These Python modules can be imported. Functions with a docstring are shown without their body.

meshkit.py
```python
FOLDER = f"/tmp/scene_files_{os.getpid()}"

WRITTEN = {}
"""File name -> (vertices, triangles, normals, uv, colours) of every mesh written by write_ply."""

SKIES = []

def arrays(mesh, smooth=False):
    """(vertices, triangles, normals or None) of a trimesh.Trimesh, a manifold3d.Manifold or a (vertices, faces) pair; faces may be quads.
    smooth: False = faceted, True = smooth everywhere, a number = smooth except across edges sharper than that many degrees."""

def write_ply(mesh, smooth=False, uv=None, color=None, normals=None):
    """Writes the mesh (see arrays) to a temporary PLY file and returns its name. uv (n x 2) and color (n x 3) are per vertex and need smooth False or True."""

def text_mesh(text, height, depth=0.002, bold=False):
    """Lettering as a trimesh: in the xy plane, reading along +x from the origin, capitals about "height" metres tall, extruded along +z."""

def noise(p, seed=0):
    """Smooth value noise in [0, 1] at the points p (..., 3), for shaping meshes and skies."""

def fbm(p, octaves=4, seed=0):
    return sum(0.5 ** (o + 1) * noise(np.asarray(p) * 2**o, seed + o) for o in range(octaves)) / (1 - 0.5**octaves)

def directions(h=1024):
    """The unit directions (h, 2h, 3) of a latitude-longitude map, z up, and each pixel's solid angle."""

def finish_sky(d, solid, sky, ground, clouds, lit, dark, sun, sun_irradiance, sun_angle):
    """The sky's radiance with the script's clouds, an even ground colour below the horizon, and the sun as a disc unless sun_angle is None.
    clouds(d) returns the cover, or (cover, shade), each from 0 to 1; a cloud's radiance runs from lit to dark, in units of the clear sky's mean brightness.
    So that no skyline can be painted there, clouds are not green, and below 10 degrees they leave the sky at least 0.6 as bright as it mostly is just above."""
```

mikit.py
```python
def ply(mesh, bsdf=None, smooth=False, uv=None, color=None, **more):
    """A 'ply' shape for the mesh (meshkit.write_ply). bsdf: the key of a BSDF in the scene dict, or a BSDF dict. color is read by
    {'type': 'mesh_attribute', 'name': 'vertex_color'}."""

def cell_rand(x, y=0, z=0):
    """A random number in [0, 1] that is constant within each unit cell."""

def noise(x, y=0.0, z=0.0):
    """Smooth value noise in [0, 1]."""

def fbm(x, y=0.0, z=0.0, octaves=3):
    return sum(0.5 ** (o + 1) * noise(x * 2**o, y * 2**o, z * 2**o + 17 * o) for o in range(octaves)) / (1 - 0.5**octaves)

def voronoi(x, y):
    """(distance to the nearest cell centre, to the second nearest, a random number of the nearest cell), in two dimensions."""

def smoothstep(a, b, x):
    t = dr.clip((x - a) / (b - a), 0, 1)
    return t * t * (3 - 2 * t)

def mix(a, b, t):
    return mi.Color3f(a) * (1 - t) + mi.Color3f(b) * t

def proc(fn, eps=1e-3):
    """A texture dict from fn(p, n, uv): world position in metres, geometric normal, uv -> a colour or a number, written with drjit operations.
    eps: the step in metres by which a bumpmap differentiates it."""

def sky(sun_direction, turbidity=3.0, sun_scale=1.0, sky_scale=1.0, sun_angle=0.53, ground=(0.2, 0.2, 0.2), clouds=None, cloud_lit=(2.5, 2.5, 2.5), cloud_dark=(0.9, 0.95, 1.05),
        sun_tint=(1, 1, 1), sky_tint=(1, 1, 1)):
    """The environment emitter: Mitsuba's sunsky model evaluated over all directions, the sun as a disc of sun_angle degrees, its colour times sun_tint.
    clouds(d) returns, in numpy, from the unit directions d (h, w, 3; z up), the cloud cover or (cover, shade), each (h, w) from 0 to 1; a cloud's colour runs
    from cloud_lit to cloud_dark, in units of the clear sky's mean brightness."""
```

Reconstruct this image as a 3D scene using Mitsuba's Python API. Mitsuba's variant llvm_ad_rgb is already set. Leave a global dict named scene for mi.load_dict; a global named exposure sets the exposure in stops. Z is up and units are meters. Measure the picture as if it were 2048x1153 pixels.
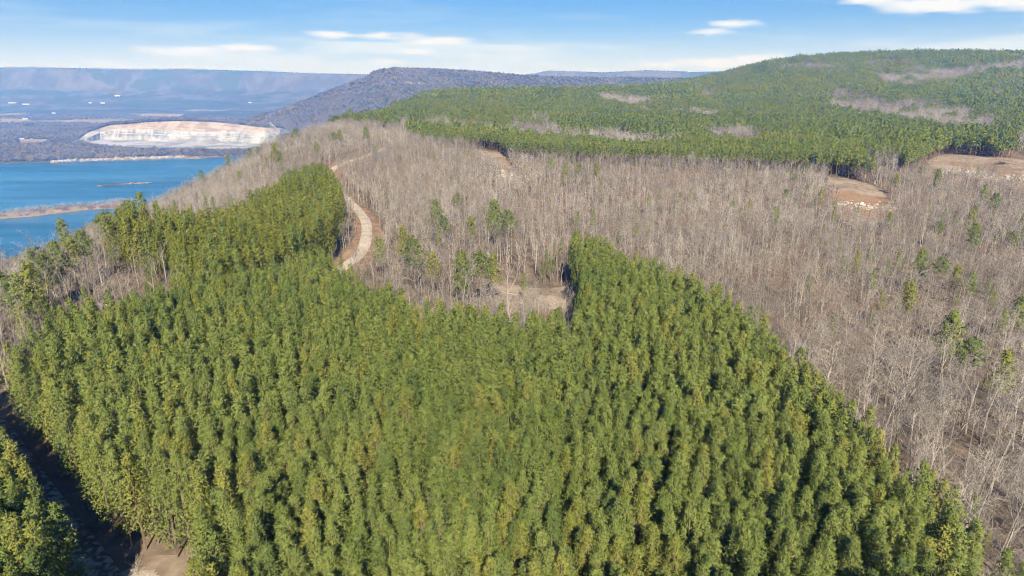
import math, random
import numpy as np, shapely, trimesh
from shapely import Polygon, LineString
from shapely.ops import unary_union
from scipy.interpolate import RBFInterpolator
from scipy.ndimage import map_coordinates, distance_transform_edt
import drjit as dr, mitsuba as mi
import mikit, meshkit
from mikit import noise, fbm, smoothstep, mix

T = mi.ScalarTransform4f
scene, labels = {}, {}

# ---------------------------------------------------------------- camera, air, sky, exposure
PITCH = math.atan((576.5 - 156) / 1384)
EYE = np.array([0, 0, 70.0])
scene["haze_air"] = {"type": "homogeneous", "albedo": {"type": "rgb", "value": [0.72, 0.87, 0.99]}, "sigma_t": {"type": "rgb", "value": [1.5e-5, 4.5e-5, 1.2e-4]},
                     "phase": {"type": "hg", "g": 0.0}}
scene["camera"] = {"type": "perspective", "fov": math.degrees(2 * math.atan(1024 / 1384)), "fov_axis": "x", "near_clip": 1.0, "far_clip": 40000.0,
                   "to_world": T().look_at(origin=EYE.tolist(), target=[0, math.cos(PITCH), 70 - math.sin(PITCH)], up=[0, 0, 1]),
                   "medium": {"type": "ref", "id": "haze_air"}}
SUN = [0.077, -0.795, 0.601]

def sky_clouds(d):
    x, y, z = d[..., 0], d[..., 1], d[..., 2]
    az, el = np.degrees(np.arctan2(x, y)), np.degrees(np.arcsin(np.clip(z, -1, 1)))
    # sheets of thin high cloud, streaky along the horizon all the way round, thicker towards it
    ring = np.stack([x * 5 + 3, y * 5 + 8, el * 0.55 + 20], -1)
    veil = meshkit.fbm(ring * [1, 1, 1.6], 5, 3)
    fine = meshkit.fbm(np.stack([x * 14, y * 14, el * 3.2], -1), 4, 9)
    low = np.exp(-(np.maximum(el, 0) / 3.0) ** 1.7)
    cover = 0.05 + 0.88 * low + 0.85 * np.clip(veil + 0.35 * (fine - 0.5) - 0.50, 0, 1) * np.exp(-np.maximum(el - 2.5, 0) / 3.0) * 2
    cover = np.clip(cover - 0.05 * sst(2.4, 4.2, el), 0, 0.93)
    # small flat-bottomed fair weather clouds: azimuth, height, half width, half depth in degrees
    puffs = [(-24.2, 1.80, 3.4, .34), (-19.6, 2.06, 2.4, .34), (-14.2, 3.10, 2.1, .36), (-9.2, 3.0, 2.8, .40), (-5.6, 2.70, 3.2, .36), (-7.7, 1.92, 1.8, .26), (-2.7, 1.66, 1.5, .22),
             (-9.6, 1.2, 1.6, .16), (15.2, 3.30, 1.9, .30), (17.2, 3.75, 2.2, .36), (26.6, 5.1, 2.6, .5), (30.2, 4.75, 4.4, 1.0), (35.2, 4.7, 5.5, 1.05), (41, 5.4, 4, .7), (15.5, 1.08, 3.4, .36), (19.0, 1.36, 2.2, .35), (11.5, .95, 2.5, .25),
             (-44, 3.4, 3, .4), (-60, 4.6, 4, .5), (58, 3.0, 4, .5), (80, 6, 6, .9), (120, 5, 6, .8), (-110, 7, 6, .9), (-150, 4, 5, .6), (170, 8, 7, 1.0)]
    w = meshkit.fbm(np.stack([x * 26, y * 26, el * 2.3], -1), 5, 21) - 0.5
    body = np.zeros_like(el)
    for a, e, hw, hd in puffs:
        q = ((az - a) / hw) ** 2 + (np.where(el < e, 1.45, 1.0) * (el - e) / hd) ** 2
        body = np.maximum(body, np.clip(1.18 - q + 2.6 * w, 0, 1))
    body = body ** 0.8
    return np.clip(cover + (1 - cover) * 0.95 * body, 0, 1), (1 - body) * (0.35 + 0.65 * np.clip(1 - low, 0, 1))

def sst(a, b, v):
    t = np.clip((v - a) / (b - a), 0, 1)
    return t * t * (3 - 2 * t)

scene["sky"] = mikit.sky(SUN, turbidity=2.5, sky_scale=0.425, sky_tint=(0.42, 0.74, 1.17), sun_tint=(0.95, 0.985, 1.04), clouds=sky_clouds, cloud_lit=(4.3, 4.25, 4.2), cloud_dark=(3.2, 3.75, 4.1), ground=(0.16, 0.15, 0.11))
exposure = 3.0

# ---------------------------------------------------------------- ground plan, surveyed in metres east and north of the viewpoint
PINE_STAND = [(-60, 30), (-118, 98), (-165, 135), (-150, 155), (-122, 147), (-103.8, 130.8), (-99.8, 133.9), (-101.5, 141.4), (-105.8, 155.4), (-102.5, 158.8), (-97.5, 160.7), (-95.2, 164.4), (-92.2, 168.4), (-91.8, 181.1), (-87.4, 186.6), (-79, 190.2), (-69.1, 199.3), (-68.1, 215.5), (-61.6, 219.5), (-50.6, 194.5), (-45.4, 191.7), (-41.4, 183.4), (-35.4, 177.5), (-30.1, 173.4), (-22, 159.5), (-12.1, 162.5), (-5.2, 158.9), (1.5, 153), (10.8, 158.6), (12.8, 152.5), (17.2, 160.1), (20.8, 217), (20.1, 248.2), (27.6, 239.4), (32.9, 232.7), (35.5, 209), (42.8, 207.6), (52, 190), (57.4, 180.1), (57.5, 156.8), (60.7, 155.6), (57.1, 136.5), (60, 133.1), (58.4, 125), (61.6, 125.7), (58.6, 112.7), (60.6, 109.3), (59.6, 104.2), (58.7, 100.1), (62.9, 101), (59.1, 91.6), (62.1, 90.8), (62.5, 84.4), (60.8, 78.2), (52.3, 65.7), (48.1, 58.9), (45, 30)]
RIDGE_STAND = [(-134, 230), (-145, 240), (-150, 262), (-138, 270), (-128, 270), (-118, 264), (-116, 290), (-116, 318), (-120, 350), (-124, 378), (-130, 420), (-126, 450), (-118, 440), (-104, 402), (-92, 368), (-84, 335), (-75, 300), (-71, 270), (-71, 250), (-73, 232), (-76, 215), (-84, 196), (-92, 188), (-100, 200), (-108, 216), (-115, 229), (-124, 231)]
NEAR_WOODLOT = [(-115, 95), (-160, 150), (-103.7, 115.2), (-87.5, 102.8), (-91.2, 110.1), (-77.6, 98), (-68.5, 88.6), (-61.9, 79.8), (-54.1, 68.1), (-60, 35)]
TRACK = [(-120, 139.4), (-103.8, 125.7), (-90, 112.4), (-79.7, 102.7), (-72.9, 96.6), (-66.3, 90.3), (-60.2, 84.8), (-52, 77.1)]
ROAD = [(-68.9, 222.6), (-66.9, 240.9), (-64.9, 251.8), (-63.7, 261.4), (-61.9, 274.1), (-64.3, 297.1), (-70.1, 329.6), (-77.1, 356.8), (-87.6, 386.2), (-103.3, 425.7), (-122.4, 470.3), (-134.7, 506.4), (-140.7, 537.9), (-142.8, 559.1), (-141.8, 578.9), (-137.9, 591.1), (-132.3, 610.8), (-129.4, 639), (-121.2, 678.3), (-122, 715.7), (-129.6, 745.8), (-145.3, 801.9), (-154.8, 855.1), (-159.5, 895.9)]
OPENINGS = {'food_plot': [(-34.4, 700.2), (-11.7, 683.9), (-5.5, 642), (-0.8, 585), (4.3, 539), (9.2, 491.9), (-5.1, 501), (-15.6, 555.8), (-27.6, 621.4)], 'bench': [(237.7, 525.8), (248.7, 518.4), (255.4, 493.8), (255.7, 476.7), (241.1, 441.4), (229.7, 407.7), (196.8, 368.8), (182, 371.9), (196.8, 419.1), (217.3, 475.7)], 'hilltop': [(362.7, 613.9), (411, 665.3), (431.7, 646.1), (448.9, 624.4), (449.9, 583.7), (352.1, 441.9), (342.8, 461.6), (349.7, 496.2), (344.6, 528.6), (338.9, 561.6)], 'near': [(-10.1, 226.8), (-4.4, 243), (4.6, 234), (13.3, 231.6), (20.8, 238.1), (21.3, 213.9), (18.9, 195.1), (8.5, 198.8), (-3.8, 205)], 'corner': [(-61, 87.5), (-55.5, 89.5), (-50, 89), (-46, 86), (-42, 80), (-39, 73), (-36, 60), (-33, 44), (-54, 44), (-56, 70), (-59, 81)]}
SAND = [(8, 220.9), (12.9, 224.6), (17.7, 220.3), (18.7, 212.2), (15.3, 208.4), (9.8, 209.8)]
FAR_FRONT = [(-260, 985), (-152.7, 897.1), (-102, 741), (-70.5, 687.4), (-41.2, 687.8), (-19.1, 685.7), (-5.5, 642), (15.9, 616.8), (58.3, 598.2), (115, 580.7), (151.7, 561.9), (187.7, 548.8), (229.3, 534.9), (245.3, 519), (255.5, 490.4), (271.8, 512.3), (292.2, 522.9), (335.9, 570.5), (380.8, 629.8), (411, 665.3), (424, 655.9), (431.8, 625.5), (446.8, 624.6), (488.8, 690.5), (682.2, 945.6), (1700, 1200), (2600, 1500), (2600, 3100), (-400, 3100), (-400, 1000)]
FAR_HARDWOOD = [[(-149.4, 950.3), (-96.1, 950.2), (-47, 903.8), (-8.3, 847), (4.2, 995), (28.3, 1120.6), (59.3, 1113.4), (49.2, 862.6), (76.6, 798.3), (70, 728.6), (29.2, 739.4), (-12.8, 756.9), (-53.2, 804.2), (-93.7, 811.6), (-130.2, 826.8)], [(63.6, 777.4), (99.8, 803.8), (145.1, 744), (162.9, 717.7), (147.9, 660.6), (107.8, 673.4), (62.2, 698.2)], [(209.1, 799.1), (247, 842.5), (285.7, 870.3), (304.9, 846.8), (233.3, 644.1), (210.6, 651.8), (180.6, 678.4)], [(182.1, 1679.2), (278, 1694.4), (287.8, 1496.6), (351.6, 1549.6), (328.3, 1444.2), (269.9, 1401.2), (240.8, 1247), (283.5, 1283.1), (358.4, 1216.3), (306.4, 1049.2), (267.4, 1170.8), (222.2, 1192.5), (216, 1369.1), (182.1, 1484.9)], [(546.1, 1279.3), (631.1, 1380.6), (716.9, 1419.2), (755.7, 1399), (791.8, 1326.7), (780.1, 1191.3), (682.8, 985.6), (516.1, 730), (527.8, 799.5), (556.5, 958.1), (558.8, 1082.3), (563.7, 1191.4)], [(886.3, 1756), (1042.7, 1879.1), (1226.2, 1905.6), (1188.3, 1803.8), (1043.2, 1723.9), (885.5, 1566), (833.2, 1591)], [(791, 2228.8), (867.5, 2193.7), (941.2, 2026.1), (899.3, 1961.7), (814.2, 2052.4)], [(1289.3, 1922.7), (1380.1, 1963.5), (1447.8, 1960.3), (1357.6, 1833), (1209.9, 1799)], [(284, 610.1), (311.6, 613.4), (311.3, 571.7), (313.6, 532.5), (283.3, 481.9), (258.7, 464.8), (251.3, 487), (262.9, 533.8)], [(514.5, 729.9), (584.1, 799.3), (425.1, 544.8), (351.6, 473.8), (355.9, 499.1)], [(442.2, 1694.2), (471, 1630.3), (439, 1498), (403, 1519.5)]]
SINGLE_PINES = [(-34.1, 308.1, 17), (-28.2, 278.6, 15), (-17.6, 285.5, 14), (-7.8, 296.9, 19), (-1.6, 276, 18), (-41, 250.7, 16), (-48.1, 243.3, 14), (-31.5, 216.7, 19), (-25.6, 217.5, 15), (-15.8, 210.4, 17), (-9.7, 203.8, 18), (-5.7, 213.9, 15), (3.9, 214, 10), (-29, 356.8, 13), (-77.2, 491, 9), (-72.1, 389.4, 11), (-93.4, 579.5, 10), (-113.3, 595.3, 8), (36.8, 484.6, 15), (48.1, 493.7, 14), (59.9, 489.3, 15), (29, 533.2, 14), (-195.2, 636.7, 19), (-263.3, 649.7, 17), (-281.3, 628.9, 17), (-257.2, 606.8, 13), (-189.2, 482.2, 12), (-221.9, 594.9, 17), (-216.9, 598.9, 14), (-179.5, 529.4, 20), (-176.1, 532.6, 15), (-197.3, 916, 19), (-179.6, 982.7, 21), (-140.3, 678.6, 18), (-159.4, 631.2, 18), (-162.5, 668.5, 16), (-163.6, 587.7, 15), (-115.8, 597.9, 10), (-116.7, 660.8, 9), (-164.7, 304.3, 18), (-163.5, 290.1, 16), (-163.3, 283.3, 15), (-163.5, 275.1, 15), (-163.5, 268.1, 13), (-163.9, 247.7, 16), (-137.5, 195.5, 14), (-119.2, 164.4, 15), (-119, 159.5, 14), (-159.1, 263.7, 15), (-139.8, 219.2, 17), (-138.5, 211.7, 17), (-139.5, 205.1, 17), (-136.3, 191.4, 18), (-124, 172, 20), (-127.1, 169.6, 18), (-132.8, 171.6, 17), (-135.1, 193.5, 16), (147.6, 241.5, 15), (149.9, 234.1, 14), (154.6, 231.1, 12), (154.8, 223.6, 12), (158.1, 217.6, 10), (117.7, 195.3, 15), (112, 165.7, 16), (105, 147.4, 15), (107.7, 140.4, 15), (145.6, 188.3, 14), (113.2, 201.4, 11), (86.3, 174.9, 11), (286, 466.3, 15), (291.7, 495.5, 12), (253.7, 458.5, 13), (284.6, 414.8, 14), (265, 377.2, 16), (224.7, 334.5, 15), (199, 291.6, 16), (200.3, 319.4, 12), (188.8, 340.1, 12), (130.7, 338.6, 13), (161.7, 406, 12), (181.3, 404.2, 12), (182.9, 487.8, 11), (148.3, 322.5, 9), (99.7, 220.5, 9), (141.8, 266.6, 10), (220.5, 297.1, 12)]
QUARRY = [[(-2536, 4113, -285), (-2494, 4044, -283), (-2487, 4032, -286), (-2482, 4023, -288)], [(-2511, 4181, -247), (-2472, 4110, -264), (-2468, 4096, -286), (-2388, 3960, -288)], [(-2512, 4319, -228), (-2474, 4247, -243), (-2472, 4232, -286), (-2267, 3871, -288)], [(-2463, 4356, -212), (-2425, 4284, -225), (-2426, 4267, -286), (-2159, 3785, -288)], [(-2327, 4322, -204), (-2291, 4249, -220), (-2292, 4232, -286), (-2013, 3703, -288)], [(-2186, 4288, -190), (-2153, 4214, -217), (-2155, 4197, -286), (-1894, 3676, -288)], [(-2002, 4221, -180), (-1973, 4146, -218), (-1975, 4130, -286), (-1751, 3650, -288)], [(-1840, 4189, -181), (-1813, 4112, -225), (-1814, 4096, -286), (-1621, 3650, -288)], [(-1736, 4222, -189), (-1711, 4145, -233), (-1711, 4130, -286), (-1507, 3624, -288)], [(-1635, 4189, -195), (-1610, 4111, -236), (-1610, 4096, -286), (-1430, 3624, -288)], [(-1512, 4093, -201), (-1489, 4015, -240), (-1488, 4000, -286), (-1362, 3650, -288)], [(-1427, 4093, -209), (-1404, 4015, -248), (-1403, 4000, -286), (-1320, 3757, -288)], [(-1377, 4205, -220), (-1355, 4127, -243), (-1353, 4113, -276), (-1305, 3960, -288)], [(-1381, 4382, -247), (-1357, 4304, -250), (-1355, 4290, -276), (-1304, 4119, -288)]]
LAKE_SHORE = [(-3348, 3066), (-2720, 3102), (-2302, 3140), (-2102, 3178), (-1966, 3257), (-1728, 3340), (-1561, 3394), (-1365, 3450), (-1173, 3543), (-911, 3719), (-800, 3500), (-800, 2200), (-900, 1700), (-1050, 1300), (-2600, 1300), (-5500, 1900)]
SPITS = [[(-1593, 1793), (-1637, 1844), (-1485, 1856), (-1483, 1856), (-1482, 1857), (-1481, 1857), (-1479, 1858), (-1478, 1858), (-1477, 1859), (-1476, 1860), (-1475, 1861), (-1429, 1912), (-1380, 1965), (-1312, 2034), (-1240, 2059), (-1239, 2059), (-1237, 2060), (-1236, 2061), (-1235, 2062), (-1234, 2063), (-1173, 2134), (-1129, 2048), (-1226, 2020), (-1228, 2020), (-1229, 2019), (-1230, 2019), (-1231, 2018), (-1289, 1971), (-1291, 1970), (-1292, 1969), (-1345, 1904), (-1405, 1878), (-1406, 1877), (-1408, 1876), (-1409, 1875), (-1410, 1874), (-1411, 1873), (-1449, 1824)], [(-1402, 2519), (-1402, 2520), (-1332, 2553), (-1328, 2553), (-1325, 2550), (-1325, 2546), (-1328, 2543), (-1398, 2511), (-1478, 2466), (-1481, 2465), (-1484, 2468), (-1485, 2471), (-1482, 2474)], [(-1568, 3351), (-1475, 3362), (-1386, 3417), (-1365, 3450), (-1408, 3473), (-1503, 3428), (-1576, 3384)]]
# ---------------------------------------------------------------- the lie of the land
WATER_Z = -300.0

def nz(x, y, s, seed=0, octaves=3):
    p = np.stack([np.asarray(x, float) / s + 301.3, np.asarray(y, float) / s + 177.7, np.full(np.shape(x), 0.37)], -1)
    return meshkit.fbm(p, octaves, seed) * 2 - 1

# heights of the plateau top at surveyed places: x, y, z
SURVEY = np.array([
    (-150, 60, 0), (0, 60, 0), (150, 60, -4), (-165, 250, 7), (-150, 190, 6), (-138, 150, 3), (-105, 220, 0), (0, 250, 0), (150, 200, -5), (300, 260, -9), (420, 330, -7), (260, 420, -7),
    (-180, 500, 0), (0, 500, -3), (250, 520, -1), (500, 500, 0), (800, 620, 2), (-180, 700, 8), (-180, 850, 7), (0, 700, 0), (350, 720, 0), (700, 800, 0),
    (-180, 1150, 2), (0, 1100, 3), (200, 1150, 1), (520, 1170, 3), (760, 1200, 6), (1000, 1000, 4), (-170, 1750, 20), (-60, 1700, 25), (110, 1900, 24),
    (270, 1600, 18), (440, 2280, 29), (660, 2230, 42), (700, 1760, 56), (1010, 1750, 60), (790, 2270, 97), (1010, 2270, 121), (1300, 2330, 133),
    (1800, 2400, 124), (1500, 1700, 62), (1100, 1300, 18), (1600, 1250, 20), (2300, 2000, 110), (2300, 1200, 30), (1400, 600, 0), (2000, 500, 0),
    (-180, -200, 0), (300, -200, -4), (1000, -200, -4), (300, 2900, 0), (660, 2700, 40), (1000, 2700, 88), (1300, 2700, 98), (1100, 2950, 60), (2000, 3000, 70), (-200, 2600, 0)], float)
_rbf = RBFInterpolator(SURVEY[:, :2] / 300, SURVEY[:, 2], kernel="thin_plate_spline", smoothing=0.02)

FAR_RIM_X = np.array([-14000, -7550, -6400, -5700, -4600, -4080, -3420, -2020, -1200, 0, 120, 350, 500, 780, 1300, 1880, 2420, 2480, 2950, 3200, 6000, 14000])
FAR_RIM_Z = np.array([215, 216, 216, 190, 196, 172, 150, 124, 122, 118, 116, 140, 172, 165, 150, 182, 165, 135, 168, 165, 165, 165]) - 8.0
def quarry_frame(x, y):
    """Along the quarry's rim (0 at its western end) and out from the rim over the pit."""
    dx, dy = x + 2214.0, y - 3569.0
    return 0.907 * dx + 0.421 * dy, 0.421 * dx - 0.907 * dy

_qb = np.array([c[0] for c in QUARRY], float)
_qu, _qv = quarry_frame(_qb[:, 0], _qb[:, 1])
QUARRY_U = np.concatenate([[-700, -300], _qu, [1400, 1800]])
QUARRY_V = np.concatenate([[-650, -640], _qv, [-350, -350]])
QUARRY_TOP = np.concatenate([[-291, -287], _qb[:, 2], [-262, -285]])
PIT = Polygon([c[0][:2] for c in QUARRY] + [c[3][:2] for c in QUARRY[::-1]]).buffer(3)

def edge_x(y):
    return np.interp(y, [-300, 150, 230, 300, 370, 460, 680, 930, 1200, 2000], [-165, -141, -140, -147, -156, -170, -205, -216, -208, -188]) + 6 * np.sin(y / 57.0) + 3 * np.sin(y / 23.0 + 1.3)

def ground_height(x, y):
    x, y = np.asarray(x, float), np.asarray(y, float)
    if x.ndim == 0:
        return float(ground_height(x[None], y[None])[0])
    cx, cy = np.clip(x, -400, 2600), np.clip(y, -300, 3200)
    gx, gy = PLATEAU_AXES
    top = map_coordinates(PLATEAU_GRID, [(cx - gx[0]) / (gx[1] - gx[0]), (cy - gy[0]) / (gy[1] - gy[0])], order=1, mode="nearest")
    top = top + 0.9 * nz(x, y, 45, 3) + 0.25 * nz(x, y, 9, 4, 2)
    # valley floor, the hill behind the quarry, the mountain across the gap and the far rim
    valley = -291 + 5 * nz(x, y, 700, 7) + 2.0 * nz(x, y, 160, 8)
    u, v = quarry_frame(x, y)
    rise = np.interp(u, QUARRY_U, QUARRY_TOP) + 293
    dv = np.interp(u, QUARRY_U, QUARRY_V) - v
    valley = valley + rise * np.exp(-np.where(dv > 0, (dv / 620) ** 2, (dv / 190) ** 2))
    pit = sst(-4, 12, look_up(PIT_GRID, PIT_AXES, x, y))
    dx, dy = np.maximum(-870 - x, 0), np.maximum(4650 - y, 0)
    out = np.hypot(dx, dy) + np.maximum(y - 6500, 0)
    gully = nz(x + 0.35 * y, y, 330, 11, 4) * np.clip(out / 400, 0, 1)
    crest = np.interp(x, [-920, -860, -770, -540, -300, 60, 300, 3000], [88, 106, 117, 113, 100, 70, 60, 35]) + 3 * nz(x, y, 240, 12)
    mount = crest - 16 * sst(0, 190, out) - 0.345 * np.maximum(out - 20, 0) + 38 * gully
    mount = mount - 330 * sst(-420, -250, v) * sst(1700, 1250, u)
    low = -294 + 4 * nz(x, y, 900, 13)
    rim = np.interp(x, FAR_RIM_X, FAR_RIM_Z) + 5 * nz(x, y, 800, 14)
    t = np.clip((y - 8300 - 330 * nz(x, y, 1500, 15, 3) * sst(8000, 9000, y)) / 1750, 0, 1)
    rimside = low + (rim - low) * (0.55 * t ** 1.4 + 0.45 * sst(0.82, 0.97, t))
    land = np.maximum(np.maximum(valley, mount), rimside)
    land = land * (1 - pit) - 297 * pit
    # the plateau stands above all this and breaks away at its western and northern edges
    d = np.maximum(edge_x(y) - x, 0)
    dn = np.maximum(y - 2950, 0)
    d = np.hypot(d, dn)
    fall = np.interp(d, [0, 15, 60, 140, 300, 620, 900, 1200], [0, 3, 27, 66, 132, 240, 287, 310]) + 14 * nz(x, y, 140, 16) * sst(40, 260, d)
    plate = top - fall
    z = np.maximum(plate, land)
    # lake basin
    s = lake_depth(x, y)
    shore = WATER_Z + np.where(s > 0, -0.10 * s, -0.35 * s)
    z = np.where(s > 0, np.minimum(z, np.maximum(shore, WATER_Z - 12)), np.minimum(z, np.maximum(shore + 1.2, WATER_Z + 1.5) + np.where(-s > 90, 1e4, 0)))
    return z

def look_up(grid, axes, x, y):
    gx, gy = axes
    i, j = (x - gx[0]) / (gx[1] - gx[0]), (y - gy[0]) / (gy[1] - gy[0])
    v = map_coordinates(grid, [np.clip(i, 0, len(gx) - 1), np.clip(j, 0, len(gy) - 1)], order=1)
    return np.where((i < 0) | (j < 0) | (i > len(gx) - 1) | (j > len(gy) - 1), -900.0, v)

def lake_depth(x, y):
    """Signed distance to the shore line in metres, positive over water."""
    return look_up(LAKE_GRID, LAKE_AXES, x, y)

def signed_distance(area, axes):
    g = np.stack(np.meshgrid(*axes, indexing="ij"), -1)
    inside = shapely.contains_xy(area, g[..., 0], g[..., 1])
    return np.where(inside, distance_transform_edt(inside), -distance_transform_edt(~inside)) * (axes[0][1] - axes[0][0])

PLATEAU_AXES = (np.arange(-400, 2601, 40.0), np.arange(-300, 3201, 40.0))
PLATEAU_GRID = _rbf(np.stack(np.meshgrid(*PLATEAU_AXES, indexing="ij"), -1).reshape(-1, 2) / 300).reshape(len(PLATEAU_AXES[0]), -1)
LAKE = Polygon(LAKE_SHORE).difference(unary_union([Polygon(p) for p in SPITS]))
LAKE_AXES = (np.arange(-6000, -500, 12.0), np.arange(900, 4300, 12.0))
LAKE_GRID = signed_distance(LAKE, LAKE_AXES)
PIT_AXES = (np.arange(-2700, -1100, 6.0), np.arange(3400, 4600, 6.0))
PIT_GRID = signed_distance(PIT, PIT_AXES)

# ---------------------------------------------------------------- materials
def matte(fn):
    return {"type": "twosided", "bsdf": {"type": "diffuse", "reflectance": mikit.proc(fn)}}

def needle(c0, c1, c2):
    def fn(p, n, uv):
        a = noise(p.x * 0.27, p.y * 0.27, 3.0)
        b = fbm(p.x * 0.021, p.y * 0.021, 9.0, 2)
        f = noise(p.x * 1.9, p.y * 1.9, p.z * 1.9)
        return mix(mix(c0, c1, smoothstep(0.25, 0.75, 0.55 * a + 0.45 * b)), c2, smoothstep(0.62, 0.95, f) * 0.6)
    return matte(fn)

scene["needles_green"] = needle((0.106, 0.150, 0.040), (0.150, 0.190, 0.054), (0.180, 0.208, 0.074))
scene["needles_yellow"] = needle((0.138, 0.166, 0.038), (0.178, 0.195, 0.050), (0.20, 0.205, 0.066))
scene["needles_dark"] = needle((0.082, 0.124, 0.038), (0.120, 0.156, 0.048), (0.145, 0.17, 0.06))
scene["needles_olive"] = needle((0.112, 0.138, 0.028), (0.156, 0.174, 0.040), (0.18, 0.185, 0.055))
scene["pine_bark"] = matte(lambda p, n, uv: mix((0.125, 0.090, 0.066), (0.234, 0.195, 0.164), noise(p.x * 1.3, p.y * 1.3, p.z * 0.9)))
scene["pale_bark"] = matte(lambda p, n, uv: mix((0.20, 0.186, 0.170), (0.42, 0.40, 0.375), smoothstep(0.25, 0.85, 0.7 * noise(p.x * 0.21, p.y * 0.21, 2.0) + 0.3 * noise(p.x * 2, p.y * 2, p.z * 2))))
scene["white_bark"] = matte(lambda p, n, uv: mix((0.30, 0.285, 0.26), (0.54, 0.52, 0.49), noise(p.x * 1.1, p.y * 1.1, p.z * 1.1)))
scene["grey_bark"] = matte(lambda p, n, uv: mix((0.115, 0.102, 0.090), (0.250, 0.230, 0.210), smoothstep(0.2, 0.8, 0.7 * noise(p.x * 0.23, p.y * 0.23, 5.0) + 0.3 * noise(p.x * 2, p.y * 2, p.z * 2))))
scene["twigs"] = matte(lambda p, n, uv: mix((0.140, 0.134, 0.126), (0.335, 0.328, 0.318), smoothstep(0.25, 0.75, 0.55 * noise(p.x * 0.17, p.y * 0.17, 1.0) + 0.45 * fbm(p.x * 0.014, p.y * 0.014, 4.0, 2))))
scene["far_twigs"] = matte(lambda p, n, uv: mix((0.112, 0.103, 0.088), (0.178, 0.165, 0.142), smoothstep(0.25, 0.75, 0.4 * noise(p.x * 0.05, p.y * 0.05, 1.0) + 0.6 * fbm(p.x * 0.005, p.y * 0.005, 4.0, 2))))
scene["far_needles"] = matte(lambda p, n, uv: mix((0.035, 0.055, 0.024), (0.07, 0.085, 0.035), noise(p.x * 0.05, p.y * 0.05, 1.0)))

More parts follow.
